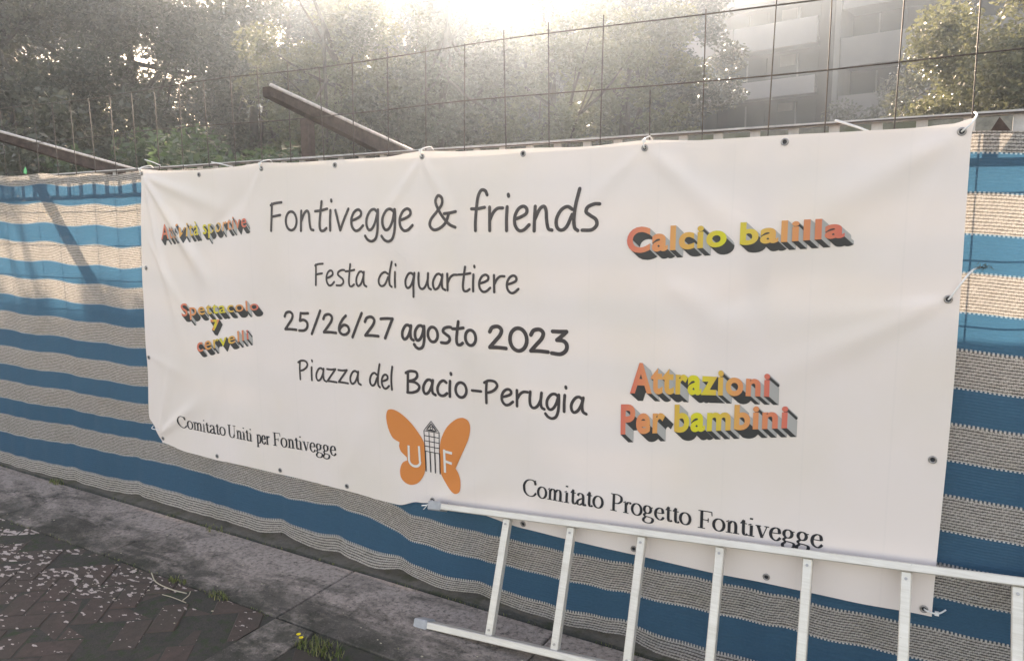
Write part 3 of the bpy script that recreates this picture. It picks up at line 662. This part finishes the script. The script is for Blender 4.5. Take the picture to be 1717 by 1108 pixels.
flat_poly([(1.772, .833), (1.756, .822), (1.749, .790), (1.758, .742), (1.783, .700), (1.826, .682), (1.817, .668), (1.830, .640), (1.868, .619), (1.874, .611), (1.838, .594), (1.820, .560), (1.822, .522), (1.845, .500), (1.880, .494), (1.920, .510), (1.950, .545), (1.963, .580), (1.966, .640), (1.962, .700), (1.935, .740), (1.890, .785), (1.840, .818), (1.800, .833)], MAT['orange'], .0018, 'wing', emb)
flat_poly([(2.180, .843), (2.200, .832), (2.208, .805), (2.200, .760), (2.178, .715), (2.150, .697), (2.154, .680), (2.148, .655), (2.118, .632), (2.120, .622), (2.140, .598), (2.154, .562), (2.153, .520), (2.138, .502), (2.118, .500), (2.090, .520), (2.065, .550), (2.049, .582), (2.047, .640), (2.048, .702), (2.062, .750), (2.090, .795), (2.130, .830), (2.160, .843)], MAT['orange'], .0018, 'wing', emb)
b = bmesh.new(); cw_ = lambda dx, dz: .0115
ribbon(b, [(1.873, .678), (1.873, .615)] + [(1.905 + .032 * math.cos(math.pi + math.pi * k / 10), .612 + .026 * math.sin(math.pi + math.pi * k / 10)) for k in range(11)] + [(1.935, .615), (1.932, .684)], cw_, .0030, False)
bm_obj('letter', b, MAT['wprint'], emb); b = bmesh.new()
ribbon(b, [(2.071, .690), (2.073, .585)], cw_, .0030, False); ribbon(b, [(2.068, .682), (2.113, .679)], cw_, .0031, False); ribbon(b, [(2.071, .638), (2.111, .632)], cw_, .0032, False)
bm_obj('letter', b, MAT['wprint'], emb)
b = bmesh.new(); th_ = lambda dx, dz: .0035; tk = lambda dx, dz: .0062
ribbon(b, [(2.004, .808), (1.962, .760), (2.048, .760), (2.004, .808)], th_, .0024, False); ribbon(b, [(2.004, .796), (1.978, .766), (2.032, .766), (2.004, .796)], tk, .0025, False)
ribbon(b, ell(2.005, .776, .0065, .0075, 12), th_, .0027, False)
for q in range(4): ribbon(b, [(1.963 + .0277 * q, .760), (1.9655 + .0265 * q, .668)], th_, .0026 + q * .0001, False); ribbon(b, [(1.9665 + .0265 * q, .668), (1.9685 + .0258 * q, .573)], tk, .0026, False)
for q in range(4): ribbon(b, [(1.963, .760 - .0237 * q - .022), (2.048, .760 - .0237 * q - .022)], th_, .0031, False)
bm_obj('tower', b, MAT['serif'], emb)

# ---------------------------------------------------------------- cable ties
def tie(pts, label, r=.0022, knot=None):
    bm = bmesh.new(); tube(bm, [Vector(p) for p in cat3(pts)], r, 6)
    if knot:
        box(bm, knot[0] - .006, knot[0] + .006, knot[1] - .005, knot[1] + .005, knot[2] - .005, knot[2] + .006)
    tag(bm_obj('cable_tie', bm, MAT['tie'], smooth=False), label, 'cable tie', 'white ties that hold the banner')
def cat3(P, n=5):
    P = [Vector(p) for p in P]; out = []
    for i in range(len(P) - 1):
        p1, p2 = P[i], P[i + 1]; p0 = P[i - 1] if i else 2 * p1 - p2; p3 = P[i + 2] if i + 2 < len(P) else 2 * p2 - p1
        for k in range(n):
            t = k / n; out.append(.5 * (2 * p1 + (p2 - p0) * t + (2 * p0 - 5 * p1 + 4 * p2 - p3) * t * t + (3 * p1 - p0 - 3 * p2 + p3) * t ** 3))
    out.append(P[-1]); return out
def top_tie(g, label, tail=None):
    x, z = g; y = by(x, z)
    pts = [(x, y + .012, z), (x, y - .006, z + .001), (x, y - .011, z + .012), (x, y - .006, z + .03), (x, .02, z + .045), (x + .004, .04, z + .03)]
    tie(pts, label, .0026, (x, y - .010, z + .024))
top_tie(GT[0], 'white cable tie through the banner\'s top left eyelet')
top_tie(GT[2], 'white cable tie above the F of the banner title')
top_tie(GT[4], 'white cable tie above the ampersand of the banner title')
top_tie(GT[6], 'white cable tie above the word Calcio on the banner')
g = GT[8]; y = by(*g)
tie([(g[0], y + .005, g[1]), (g[0] + .002, y - .008, g[1] + .002), (g[0] + .022, y - .012, g[1] + .02), (g[0] + .034, -.03, g[1] + .045), (g[0] + .03, .02, g[1] + .06)], 'white tie pulling the banner\'s top right corner up', .003)
g = GR[0]; y = by(*g)
tie([(g[0], y + .005, g[1]), (g[0] + .004, y - .007, g[1] + .004), (g[0] + .03, y - .010, g[1] + .05), (g[0] + .055, -.028, g[1] + .085), (g[0] + .075, -.01, g[1] + .095)], 'white tie reaching from the right edge of the banner into a hole in the net', .0028)
g = GR[0]
g = GB[8]; y = by(*g)
tie([(g[0], y + .005, g[1]), (g[0] + .006, y - .008, g[1]), (g[0] + .03, y - .008, g[1] - .004), (g[0] + .046, -.03, g[1] - .004), (g[0] + .06, -.01, g[1])], 'white tie at the banner\'s bottom right corner', .0026, (g[0] + .036, y - .006, g[1] - .004))
g = GB[4]; y = by(*g)
tie([(g[0], y + .005, g[1]), (g[0] - .003, y - .008, g[1] - .006), (g[0] - .02, y - .012, g[1] - .022), (g[0] - .055, -.045, g[1] - .034)], 'white tie below the butterfly emblem near the ladder\'s upper foot', .0028)
tie([(g[0] - .016, y - .012, g[1] - .018), (g[0] - .035, y - .014, g[1] - .040), (g[0] - .05, -.04, g[1] - .052)], 'loose tail of white tie under the butterfly emblem', .002)
g = (.085, .505); y = by(*g)
tie([(g[0], y + .004, g[1]), (g[0] - .015, y - .008, g[1] + .003), (g[0] - .06, y - .008, g[1] + .004), (g[0] - .10, -.012, g[1] + .006)], 'white tie at the folded bottom left corner of the banner', .0022)
g = GL[0]; y = by(*g)
tie([(g[0], y + .004, g[1]), (g[0] - .01, y - .008, g[1] + .003), (g[0] - .05, y - .004, g[1] + .008), (g[0] - .06, -.01, g[1] + .008)], 'white tie on the banner\'s left edge beside the upper blue stripes', .002)
# torn spot in the net where the right tie goes in
bm = bmesh.new()
for q in range(26):
    a = rnd.uniform(0, 6.28); cx, cz = 4.008 + rnd.gauss(0, .010), 1.532 + rnd.gauss(0, .005); L = rnd.uniform(.006, .02)
    tube(bm, [(cx, -.030, cz), (cx + L * math.cos(a) * .9, -.034 - rnd.random() * .004, cz + L * math.sin(a) * .5)], .0011, 4)
o = bm_obj('frayed_hole', bm, plain('frayed_dark_yarn', (.07, .09, .09), .8), None); tag(o, 'dark frayed knot of yarn in the net right of the banner', 'frayed yarn')

# ---------------------------------------------------------------- rusty cantilever arms reaching over the fence
def bracket(x, label):
    root = empty('cantilever_arm', (x, 2.5, 0)); b = bmesh.new()
    n = 8; prev = None
    for q in range(n + 1):
        y = -.225 + (2.5 + .225) * q / n; zt_ = 2.262 - .2 * (y + .225); dp = .040 + .050 * min(1, (y + .225) / 1.1)
        ring = [b.verts.new((sx * .024, y - 2.5, z)) for sx, z in ((-1, zt_), (1, zt_), (1, zt_ - dp), (-1, zt_ - dp))]
        if prev:
            for k in range(4): b.faces.new((prev[k], prev[(k + 1) % 4], ring[(k + 1) % 4], ring[k]))
        else: b.faces.new(ring[::-1])
        prev = ring
    b.faces.new(prev); bm_obj('arm', b, MAT['rust'], root)
    b = bmesh.new(); tube(b, [(.024, -2.722, 2.268), (.024, -1.4, 2.268 - .2 * 1.322), (.024, 0, 2.268 - .2 * 2.722)], .0085, 10); bm_obj('added_glint_rod', b, MAT['edge_glint'], root, smooth=True)  # pale rod added to give the arm's top edge a bright sunlit line
    b = bmesh.new(); box(b, -.04, .04, .002, .085, 0, 1.75); bm_obj('post', b, MAT['rust'], root)
    tag(root, label, 'steel arm', 'rusty steel arms reaching over the fence')
bracket(1.285, 'rusty tapered steel arm ending above the F of the banner title')
bracket(-1.225, 'rusty steel arm crossing the left border of the view above the striped net')
bracket(3.795 + .6, 'rusty steel arm beyond the banner\'s right end') if 0 else None
# short rusty post and the leaning strut whose shadow falls through the net
rp = bmesh.new(); box(rp, -.035, .035, -.03, .03, 0, 2.33); o = bm_obj('rusty_post', rp, MAT['rust'], bevel=.004); o.location = (.35, .95, 0)
tag(o, 'short upright rusty post beyond the fence under the tapered arm', 'post')
# ---------------------------------------------------------------- small things on the fence
lf = bmesh.new(); 
L_ = [(0, 0), (.017, .010), (.014, .024), (.0, .045), (-.014, .026), (-.017, .010)]
a = [lf.verts.new((x, -.004 * abs(x) * 60, z)) for x, z in L_]; lf.faces.new(a)
b_ = [lf.verts.new((x, -.004 * abs(x) * 60 + .004, z)) for x, z in L_]; lf.faces.new(b_[::-1])
for i in range(6): lf.faces.new((a[i], b_[i], b_[(i + 1) % 6], a[(i + 1) % 6]))
o = bm_obj('green_tag', lf, MAT['green']); o.location = (-1.085, -.03, 1.982); tag(o, 'small bright green plastic tag on the net\'s top edge at far left', 'tag')
def stick(p0, p1, r, label, mat='tie'):
    bm = bmesh.new(); p0, p1 = Vector(p0), Vector(p1); tube(bm, [p0, (p0 + p1) / 2 + Vector((0, 0, .002)), p1], [r, r, r * .7], 6); tag(bm_obj('loose_strip', bm, MAT[mat]), label, 'plastic strip')
stick((3.575, .02, 1.985), (3.70, .05, 1.935), .004, 'pale plastic strip poking up behind the banner near its right end')
stick((.085, -.012, 2.02), (.20, .0, 1.985), .003, 'thin pale strip end sticking up at the banner\'s left corner')
stick((.60, .01, 1.985), (.75, .02, 1.955), .003, 'thin pale strip end lying on the banner\'s top edge')
tr = bmesh.new(); tv = [tr.verts.new(p) for p in ((3.985, .06, 1.90), (4.07, .06, 1.90), (4.02, .06, 1.968), (3.985, .07, 1.90), (4.07, .07, 1.90), (4.02, .07, 1.968))]
for f in ((0, 1, 2), (5, 4, 3), (0, 3, 4, 1), (1, 4, 5, 2), (2, 5, 3, 0)): tr.faces.new([tv[i] for i in f])
tag(bm_obj('rusty_plate', tr, MAT['rust']), 'rusty pointed steel plate right of the banner\'s top corner', 'steel plate')

# ---------------------------------------------------------------- aluminium ladder
lad = empty('ladder', (2.43, -.15, .03)); tag(lad, 'silver aluminium ladder on its side leaning against the banner and net', 'ladder')
T0 = Vector((2.4169, -.0754 - .008, .0485 + G)); U = Vector((.2904, .0018, .0228)); D = Vector((.0169, -.1794, -.4236))
Un = U.normalized(); Dn = (D - Un * D.dot(Un)).normalized(); Nn = Un.cross(Dn)
base = Vector(lad.location)
def lpart(name, p0, p1, sx, sy, ref, mat, bev=.003):
    b = bmesh.new(); bar(b, Vector(p0) - base, Vector(p1) - base, sx, sy, ref); return bm_obj(name, b, mat, lad, bevel=bev)
top0 = T0 - Un * .335 - Dn * .013; bot0 = T0 + D - Un * .30 + Dn * .010
for p in (top0, bot0):
    o = lpart('rail', p, p + Un * 3.0, .027, .058, Dn, MAT['alu'])
    c = lpart('end_cap', p - Un * .055, p + Un * .012, .040, .070, Dn, MAT['cap'], .005)
for i in range(9):
    a = T0 + U * i; b0 = a + D * .002; b1 = a + D * .998
    r = lpart('rung', b0, b1, .031, .030, Un, MAT['alu'], .003)
    for q in (a + D * .05, a + D * .95):
        b = bmesh.new(); pp = q - base - Nn * 0
        sgn = -1 if Nn.y > 0 else 1
        tube(b, [pp + Nn * sgn * .0145, pp + Nn * sgn * .0185], .0048, 8); rv = bm_obj('rivet', b, MAT['brass'], r)

# ---------------------------------------------------------------- weeds, twigs
def tuft(name, x, y, n, h, spread, label, flower=False, z=0):
    root = empty(name, (x, y, z)); b = bmesh.new()
    for q in range(n):
        a = rnd.uniform(0, 6.28); r = spread * math.sqrt(rnd.random()); bx, by_ = r * math.cos(a) * 1.5, r * math.sin(a) * .6
        hh = h * rnd.uniform(.4, 1); la = rnd.uniform(0, 6.28); ln = hh * rnd.uniform(.2, .9); wv = rnd.uniform(.0012, .0028)
        p0 = Vector((bx, by_, 0)); p1 = p0 + Vector((ln * .35 * math.cos(la), ln * .35 * math.sin(la), hh * .6)); p2 = p0 + Vector((ln * math.cos(la), ln * math.sin(la), hh))
        s = Vector((-math.sin(la), math.cos(la), 0)) * wv
        v = [b.verts.new(k) for k in (p0 - s, p0 + s, p1 + s * .8, p1 - s * .8, p2)]; b.faces.new(v[:4]); b.faces.new((v[3], v[2], v[4]))
    bm_obj('blades', b, MAT['grassm'], root)
    if flower:
        for fx, fy, fz in ((-.10, .0, .022), (-.135, .02, .016)):
            b = bmesh.new()
            for q in range(9):
                a = 2 * math.pi * q / 9; d = Vector((math.cos(a), math.sin(a), .25)); s = Vector((-math.sin(a), math.cos(a), 0)) * .0035
                v = [b.verts.new(Vector((fx, fy, fz)) + k) for k in (-s * .4, s * .4, d * .009 + s, d * .009 - s)]; b.faces.new(v)
            bm_obj('flower', b, MAT['yellow'], root)
    tag(root, label, 'weed'); return root
tuft('weed_tuft', 1.87, -.63, 190, .036, .085, 'low green weed with small yellow flowers in the gap by the bottom edge', True)
tuft('weed_tuft', 1.16, -.545, 60, .028, .05, 'small moss and grass clump at the brick edge in front of the banner')
tuft('weed_tuft', -1.02, -.055, 60, .035, .05, 'grass clump growing on the kerb under the left part of the net')
tuft('weed_tuft', .88, -.545, 50, .03, .04, 'thin grass clump on the brick edge beside the pale twig')
tuft('weed_tuft', .50, -.055, 40, .03, .06, 'little grass clump on the dark kerb below the folded banner corner')
bm = bmesh.new()
for q in range(900):
    x = rnd.uniform(-2.3, 3.2); y = -.538 + rnd.gauss(0, .008) if x < 1.5 else -.6 + rnd.gauss(0, .05)
    if x > 1.5 and x < 1.77: continue
    if rnd.random() < .5: y = -.042 + rnd.gauss(0, .008)
    if noise.noise(Vector((x * 4, y * 4, 0))) < -.05: continue
    hh = rnd.uniform(.004, .016); a = rnd.uniform(0, 6.28); s = Vector((math.cos(a), math.sin(a), 0)) * .0022
    p = Vector((x, y, -.003)); t = p + Vector((rnd.uniform(-.008, .008), rnd.uniform(-.008, .008), hh)); bm.faces.new([bm.verts.new(k) for k in (p - s, p + s, t)])
tag(bm_obj('moss_fringe', bm, MAT['grassm']), 'sparse moss and grass fringe in the paving joints', 'moss', kind='stuff')
def twig(pts, r, label):
    b = bmesh.new(); tube(b, cat3(pts), r, 5); tag(bm_obj('twig', b, MAT['dry']), label, 'twig')
twig([(.70, -.555, .008), (.80, -.60, .006), (.93, -.615, .010), (1.02, -.60, .006)], .0028, 'long pale dry twig curving along the edge of the bricks')
twig([(1.02, -.58, .006), (1.055, -.615, .012), (1.06, -.65, .006)], .0022, 'short pale twig crossing near the moss clump')
twig([(.93, -.66, .005), (1.0, -.66, .010), (1.09, -.655, .005)], .0018, 'straight thin twig lying flat on the dark bricks')
# fallen bits of debris
b = bmesh.new()
for q in range(60):
    x = rnd.uniform(-.8, 3.0); y = rnd.uniform(-.5, -.19) if rnd.random() < .7 else rnd.uniform(-.8, -.55)
    s_ = rnd.uniform(.003, .008); n = 5; ring = [b.verts.new((x + s_ * math.cos(6.28 * k / n) * rnd.uniform(.6, 1.2), y + s_ * .7 * math.sin(6.28 * k / n) * rnd.uniform(.6, 1.2), .0005)) for k in range(n)]
    t = b.verts.new((x, y, s_ * .5))
    for k in range(n): b.faces.new((ring[k], ring[(k + 1) % n], t))
tag(bm_obj('stone_crumbs', b, MAT['dry']), 'tiny pale stone crumbs scattered on the old concrete edging', 'grit', kind='stuff')

# ---------------------------------------------------------------- building far behind
def at(px, py, depth):                 # point at a given depth along the view axis
    return CAM + (R_ * ((px - 858.5) / 1248) + U_ * ((554 - py) / 1248) + F_) * depth
BP = at(1366, 155, 38.5)
ang = math.atan2(-.157, .99)
bl = empty('apartment_building', (BP.x, BP.y, -.03), ang)
tag(bl, 'long grey building with pale balcony bands and dark windows behind the trees', 'building')
zc = BP.z + .03
def up(py): return zc + (155 - py) / 1248 * 38.5
def bbox(name, mat, parent, x0, x1, y0, y1, z0, z1, bevel=0): return box_part(name, mat, parent, x0, x1, y0, y1, z0, z1, bevel=bevel)
TOPZ = 14.6
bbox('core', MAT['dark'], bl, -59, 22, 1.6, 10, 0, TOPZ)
pan = [(up(236), up(205)), (up(155), up(126)), (up(74), up(32)), (up(-4), up(-42))]
for (z0, z1) in pan:
    bw = 4.5
    for i in range(13):
        xb = -i * bw
        bbox('facade_panel', MAT['panel'], bl, xb - bw + .04, xb - .04, 0, .22, z0, z1)
    bbox('floor_slab', MAT['pillar'], bl, -58.4, -.06, .225, 1.6, z0 + .1, z0 + .3)
zz = [p for pr in pan for p in pr]
for (za, zb) in ((zz[1], zz[2]), (zz[3], zz[4]), (zz[5], zz[6])):
    for i in range(22):
        xb = -i * 2.8 - .2
        wn = bbox('window', MAT['glass'], bl, xb - 2.3, xb - .15, 1.50, 1.56, za + .1, zb - .15)
        wn2 = bbox('frame', MAT['frame'], wn, xb - 1.27, xb - 1.19, 1.44, 1.497, za + .1, zb - .15)
        if i % 4 == 0: bbox('blind', MAT['panel2'], wn, xb - 2.2, xb - 1.35, 1.46, 1.494, zb - .15 - rnd.uniform(.3, .9), zb - .16)
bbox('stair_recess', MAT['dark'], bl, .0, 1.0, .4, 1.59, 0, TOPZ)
bbox('pillar', MAT['pillar'], bl, 1.02, 1.28, -.6, 1.59, 0, TOPZ)
rp_ = [(up(204), up(168)), (up(123), up(78)), (up(34), up(-10)), (up(-55), up(-90))]
for (z0, z1) in rp_:
    for i, (a, b) in enumerate(((1.32, 4.6), (4.68, 10.2), (10.28, 15.8), (15.88, 21.4))):
        bbox('facade_panel', MAT['panel2'], bl, a, b, -.5, -.28, z0, z1)
    bbox('floor_slab', MAT['pillar'], bl, 1.32, 21.4, -.275, 1.59, z0 + .1, z0 + .3)
for (za, zb) in ((rp_[0][1], rp_[1][0]), (rp_[1][1], rp_[2][0]), (rp_[2][1], rp_[3][0])):
    for i in range(7):
        xb = 1.5 + i * 2.8
        wn = bbox('window', MAT['glass'], bl, xb, xb + 2.4, 1.0, 1.06, za + .1, zb - .1); bbox('frame', MAT['frame'], wn, xb + 1.16, xb + 1.24, .94, .997, za + .1, zb - .1)
bbox('parapet', MAT['pillar'], bl, -59, 22, 1.5, 10, TOPZ + .003, TOPZ + .5)

# ---------------------------------------------------------------- trees
def leaf_cloud(centres, radii, n, size, mat, name, parent, seed, flat=1.0):
    g = np.random.default_rng(seed)
    centres = np.array(centres); radii = np.array(radii)
    vol = radii ** 2.0; idx = g.choice(len(centres), n, p=vol / vol.sum())
    d = g.normal(size=(n, 3)); d /= np.linalg.norm(d, axis=1)[:, None]
    r = g.random(n) ** .6
    P = centres[idx] + d * (r * radii[idx])[:, None] * np.array([1, 1, .8 * flat])
    a = g.normal(size=(n, 3)); a[:, 2] *= .6; a /= np.linalg.norm(a, axis=1)[:, None]
    b = np.cross(a, g.normal(size=(n, 3))); b /= np.linalg.norm(b, axis=1)[:, None]
    s = size * g.uniform(.55, 1.35, n)[:, None]
    nn = np.cross(a, b) * s * .22
    V = np.stack([P - a * s, P + b * s * .55 + nn, P + a * s * 1.1, P - b * s * .55 + nn], 1).reshape(-1, 3)
    me = bpy.data.meshes.new(name); me.vertices.add(4 * n); me.vertices.foreach_set('co', V.ravel())
    me.loops.add(4 * n); me.loops.foreach_set('vertex_index', np.arange(4 * n)); me.polygons.add(n)
    me.polygons.foreach_set('loop_start', np.arange(0, 4 * n, 4)); me.polygons.foreach_set('loop_total', np.full(n, 4))
    me.materials.append(mat); me.update(calc_edges=True)
    o = bpy.data.objects.new(name, me); C.collection.objects.link(o); o.parent = parent; return o
def tree(px, depth, H, crown, label, mat, size, n, seed, trunk=.16, zlow=1.2, clumps=44, name='broadleaf_tree', grp='trees beyond the fence', cr=.42):
    g = random.Random(seed); p = at(px, 554, depth); root = empty(name, (p.x, p.y, 0)); tag(root, label, 'tree', grp)
    rx, ry = crown
    pts = [(0, 0, 0), (g.uniform(-.1, .1), g.uniform(-.1, .1), H * .3), (g.uniform(-.3, .3), g.uniform(-.3, .3), H * .62), (g.uniform(-.4, .4), g.uniform(-.3, .3), H * .9)]
    b = bmesh.new(); cp = cat3(pts); tube(b, cp, [trunk * (1 - .85 * i / len(cp)) for i in range(len(cp))], 9); 
    cs, rs, lim = [], [], []
    zc_ = (H + zlow) / 2; rz = (H - zlow) / 2
    for k in range(clumps):
        while True:
            q = Vector((g.uniform(-1, 1), g.uniform(-1, 1), g.uniform(-1, 1)))
            if q.length < 1 and (q.length > .3): break
        c = Vector((q.x * rx, q.y * ry, zc_ + q.z * rz)); cs.append(tuple(c)); rs.append(min(rx, rz) * g.uniform(.16, .34))
        t = g.uniform(.35, .9); s = Vector(cp[int(t * (len(cp) - 1))])
        mid = (s + c) / 2 + Vector((g.uniform(-.2, .2), g.uniform(-.2, .2), -.1)); lim.append((s, mid, c))
    bm_obj('trunk', b, MAT['bark'], root, smooth=True)
    for s, m_, c in lim[:16]:
        b = bmesh.new(); tube(b, cat3([s, m_, c], 3), [trunk * .35, trunk * .3, trunk * .28, trunk * .22, trunk * .16, trunk * .1, trunk * .06], 5); bm_obj('branch', b, MAT['bark'], root, smooth=True)
    leaf_cloud(cs, rs, n, size, mat, 'crown', root, seed)
    return root
T = [  # px, depth, height, (rx,ry), label, material, leaf size, n, seed
 (40, 15, 7.8, (2.6, 2.2), 'dense olive-leaved tree at the far left edge of the view', 'leafA', .055, 36000),
 (250, 16, 7.4, (2.5, 2.0), 'dense olive-leaved tree above the left end of the banner', 'leafA', .055, 36000),
 (440, 18, 7.6, (2.2, 1.8), 'olive-leaved tree behind the tapered rusty arm', 'leafA', .055, 26000),
 (640, 17, 7.2, (1.7, 1.4), 'sunlit pale-leaved tree above the banner\'s title', 'leafC', .060, 15000),
 (830, 19, 7.5, (2.1, 1.8), 'hazy tree in the glare above the ampersand', 'leafA', .060, 22000),
 (1050, 18, 7.2, (1.9, 1.8), 'glowing hazy tree left of the grey building', 'leafC', .060, 20000),
 (1700, 12, 5.9, (2.5, 1.6), 'broad-leaved tree overhanging at the right edge of the view', 'leafC', .040, 62000),
 (1545, 20, 6.6, (1.3, 1.5), 'darker tree in front of the building\'s right part', 'leafA', .06, 7000),
 (565, 13.5, 6.5, (1.5, 1.3), 'loose-leaved tree in the glare right of the rusty arm', 'leafC', .042, 20000),
 (745, 13, 6.5, (1.6, 1.3), 'loose-leaved tree standing nearest to the middle of the fence', 'leafA', .042, 22000),
 (930, 13.5, 6.6, (1.6, 1.3), 'loose-leaved tree in the glare above the word friends', 'leafC', .042, 22000),
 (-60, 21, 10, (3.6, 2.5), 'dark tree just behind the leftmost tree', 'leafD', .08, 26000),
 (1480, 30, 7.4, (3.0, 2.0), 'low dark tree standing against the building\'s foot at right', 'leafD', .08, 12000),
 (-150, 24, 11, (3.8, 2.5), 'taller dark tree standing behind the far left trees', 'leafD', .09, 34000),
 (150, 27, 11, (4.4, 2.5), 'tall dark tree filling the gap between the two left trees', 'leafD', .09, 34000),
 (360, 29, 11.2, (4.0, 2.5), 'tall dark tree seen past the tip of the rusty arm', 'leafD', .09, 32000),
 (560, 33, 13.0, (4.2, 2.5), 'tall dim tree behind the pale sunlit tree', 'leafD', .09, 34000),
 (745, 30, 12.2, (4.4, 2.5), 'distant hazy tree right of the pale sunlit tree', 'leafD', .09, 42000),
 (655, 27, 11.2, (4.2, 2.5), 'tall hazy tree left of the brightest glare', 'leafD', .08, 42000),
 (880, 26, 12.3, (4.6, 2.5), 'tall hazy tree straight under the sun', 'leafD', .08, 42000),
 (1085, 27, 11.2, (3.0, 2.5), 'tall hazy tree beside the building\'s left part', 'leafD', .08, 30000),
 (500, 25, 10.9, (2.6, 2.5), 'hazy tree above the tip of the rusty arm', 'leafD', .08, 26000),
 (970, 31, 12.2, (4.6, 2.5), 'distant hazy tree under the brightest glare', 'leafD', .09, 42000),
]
for i, (px, d, H, cr_, lab, mt, sz, n) in enumerate(T):
    tree(px, d, H, cr_, lab, MAT[mt], sz, n, 50 + i, trunk=.11 if H < 7 else .17, zlow=1.3 if px != 1690 else 2.2)
for i, (px, d, H, rx, lab) in enumerate([(395, 8.5, 2.9, 1.0, 'bright green bush left of the short rusty post'), (520, 9.5, 2.8, .9, 'bright green bush under the tapered rusty arm'),
                                         (230, 10, 3.0, 1.1, 'shaded green bush behind the left end of the net'), (700, 13, 2.9, 1.3, 'hazy green bush low behind the banner\'s title'), (940, 14, 3.1, 1.3, 'hazy green bush low behind the middle of the banner'),
 (60, 11, 3.6, 1.7, 'dark bush behind the net at far left'), (-60, 10, 3.4, 1.4, 'dark bush by the left border of the view'), (600, 14, 3.6, 1.6, 'dim bush beneath the pale sunlit tree'), (1130, 16, 3.4, 1.6, 'dim bush below the glowing tree by the building')]):
    p = at(px, 554, d); r = empty('bush', (p.x, p.y, 0)); tag(r, lab, 'bush', 'bushes beyond the fence')
    g = random.Random(i + 90); cs = [(g.uniform(-rx, rx), g.uniform(-.6, .6), g.uniform(.4, H - .4)) for _ in range(16)]
    leaf_cloud(cs, [g.uniform(.3, .5) for _ in cs], 7000, .05, MAT['leafB'] if i < 5 else MAT['leafA'], 'foliage', r, 300 + i)
    b = bmesh.new()
    for c in cs[:8]: tube(b, cat3([(0, 0, 0), (c[0] * .4, c[1] * .4, c[2] * .5), c], 3), .015, 5)
    bm_obj('stems', b, MAT['bark'], r)
print('objects', len(bpy.data.objects), 'tris', sum(len(o.data.polygons) for o in bpy.data.objects if o.type == 'MESH'))
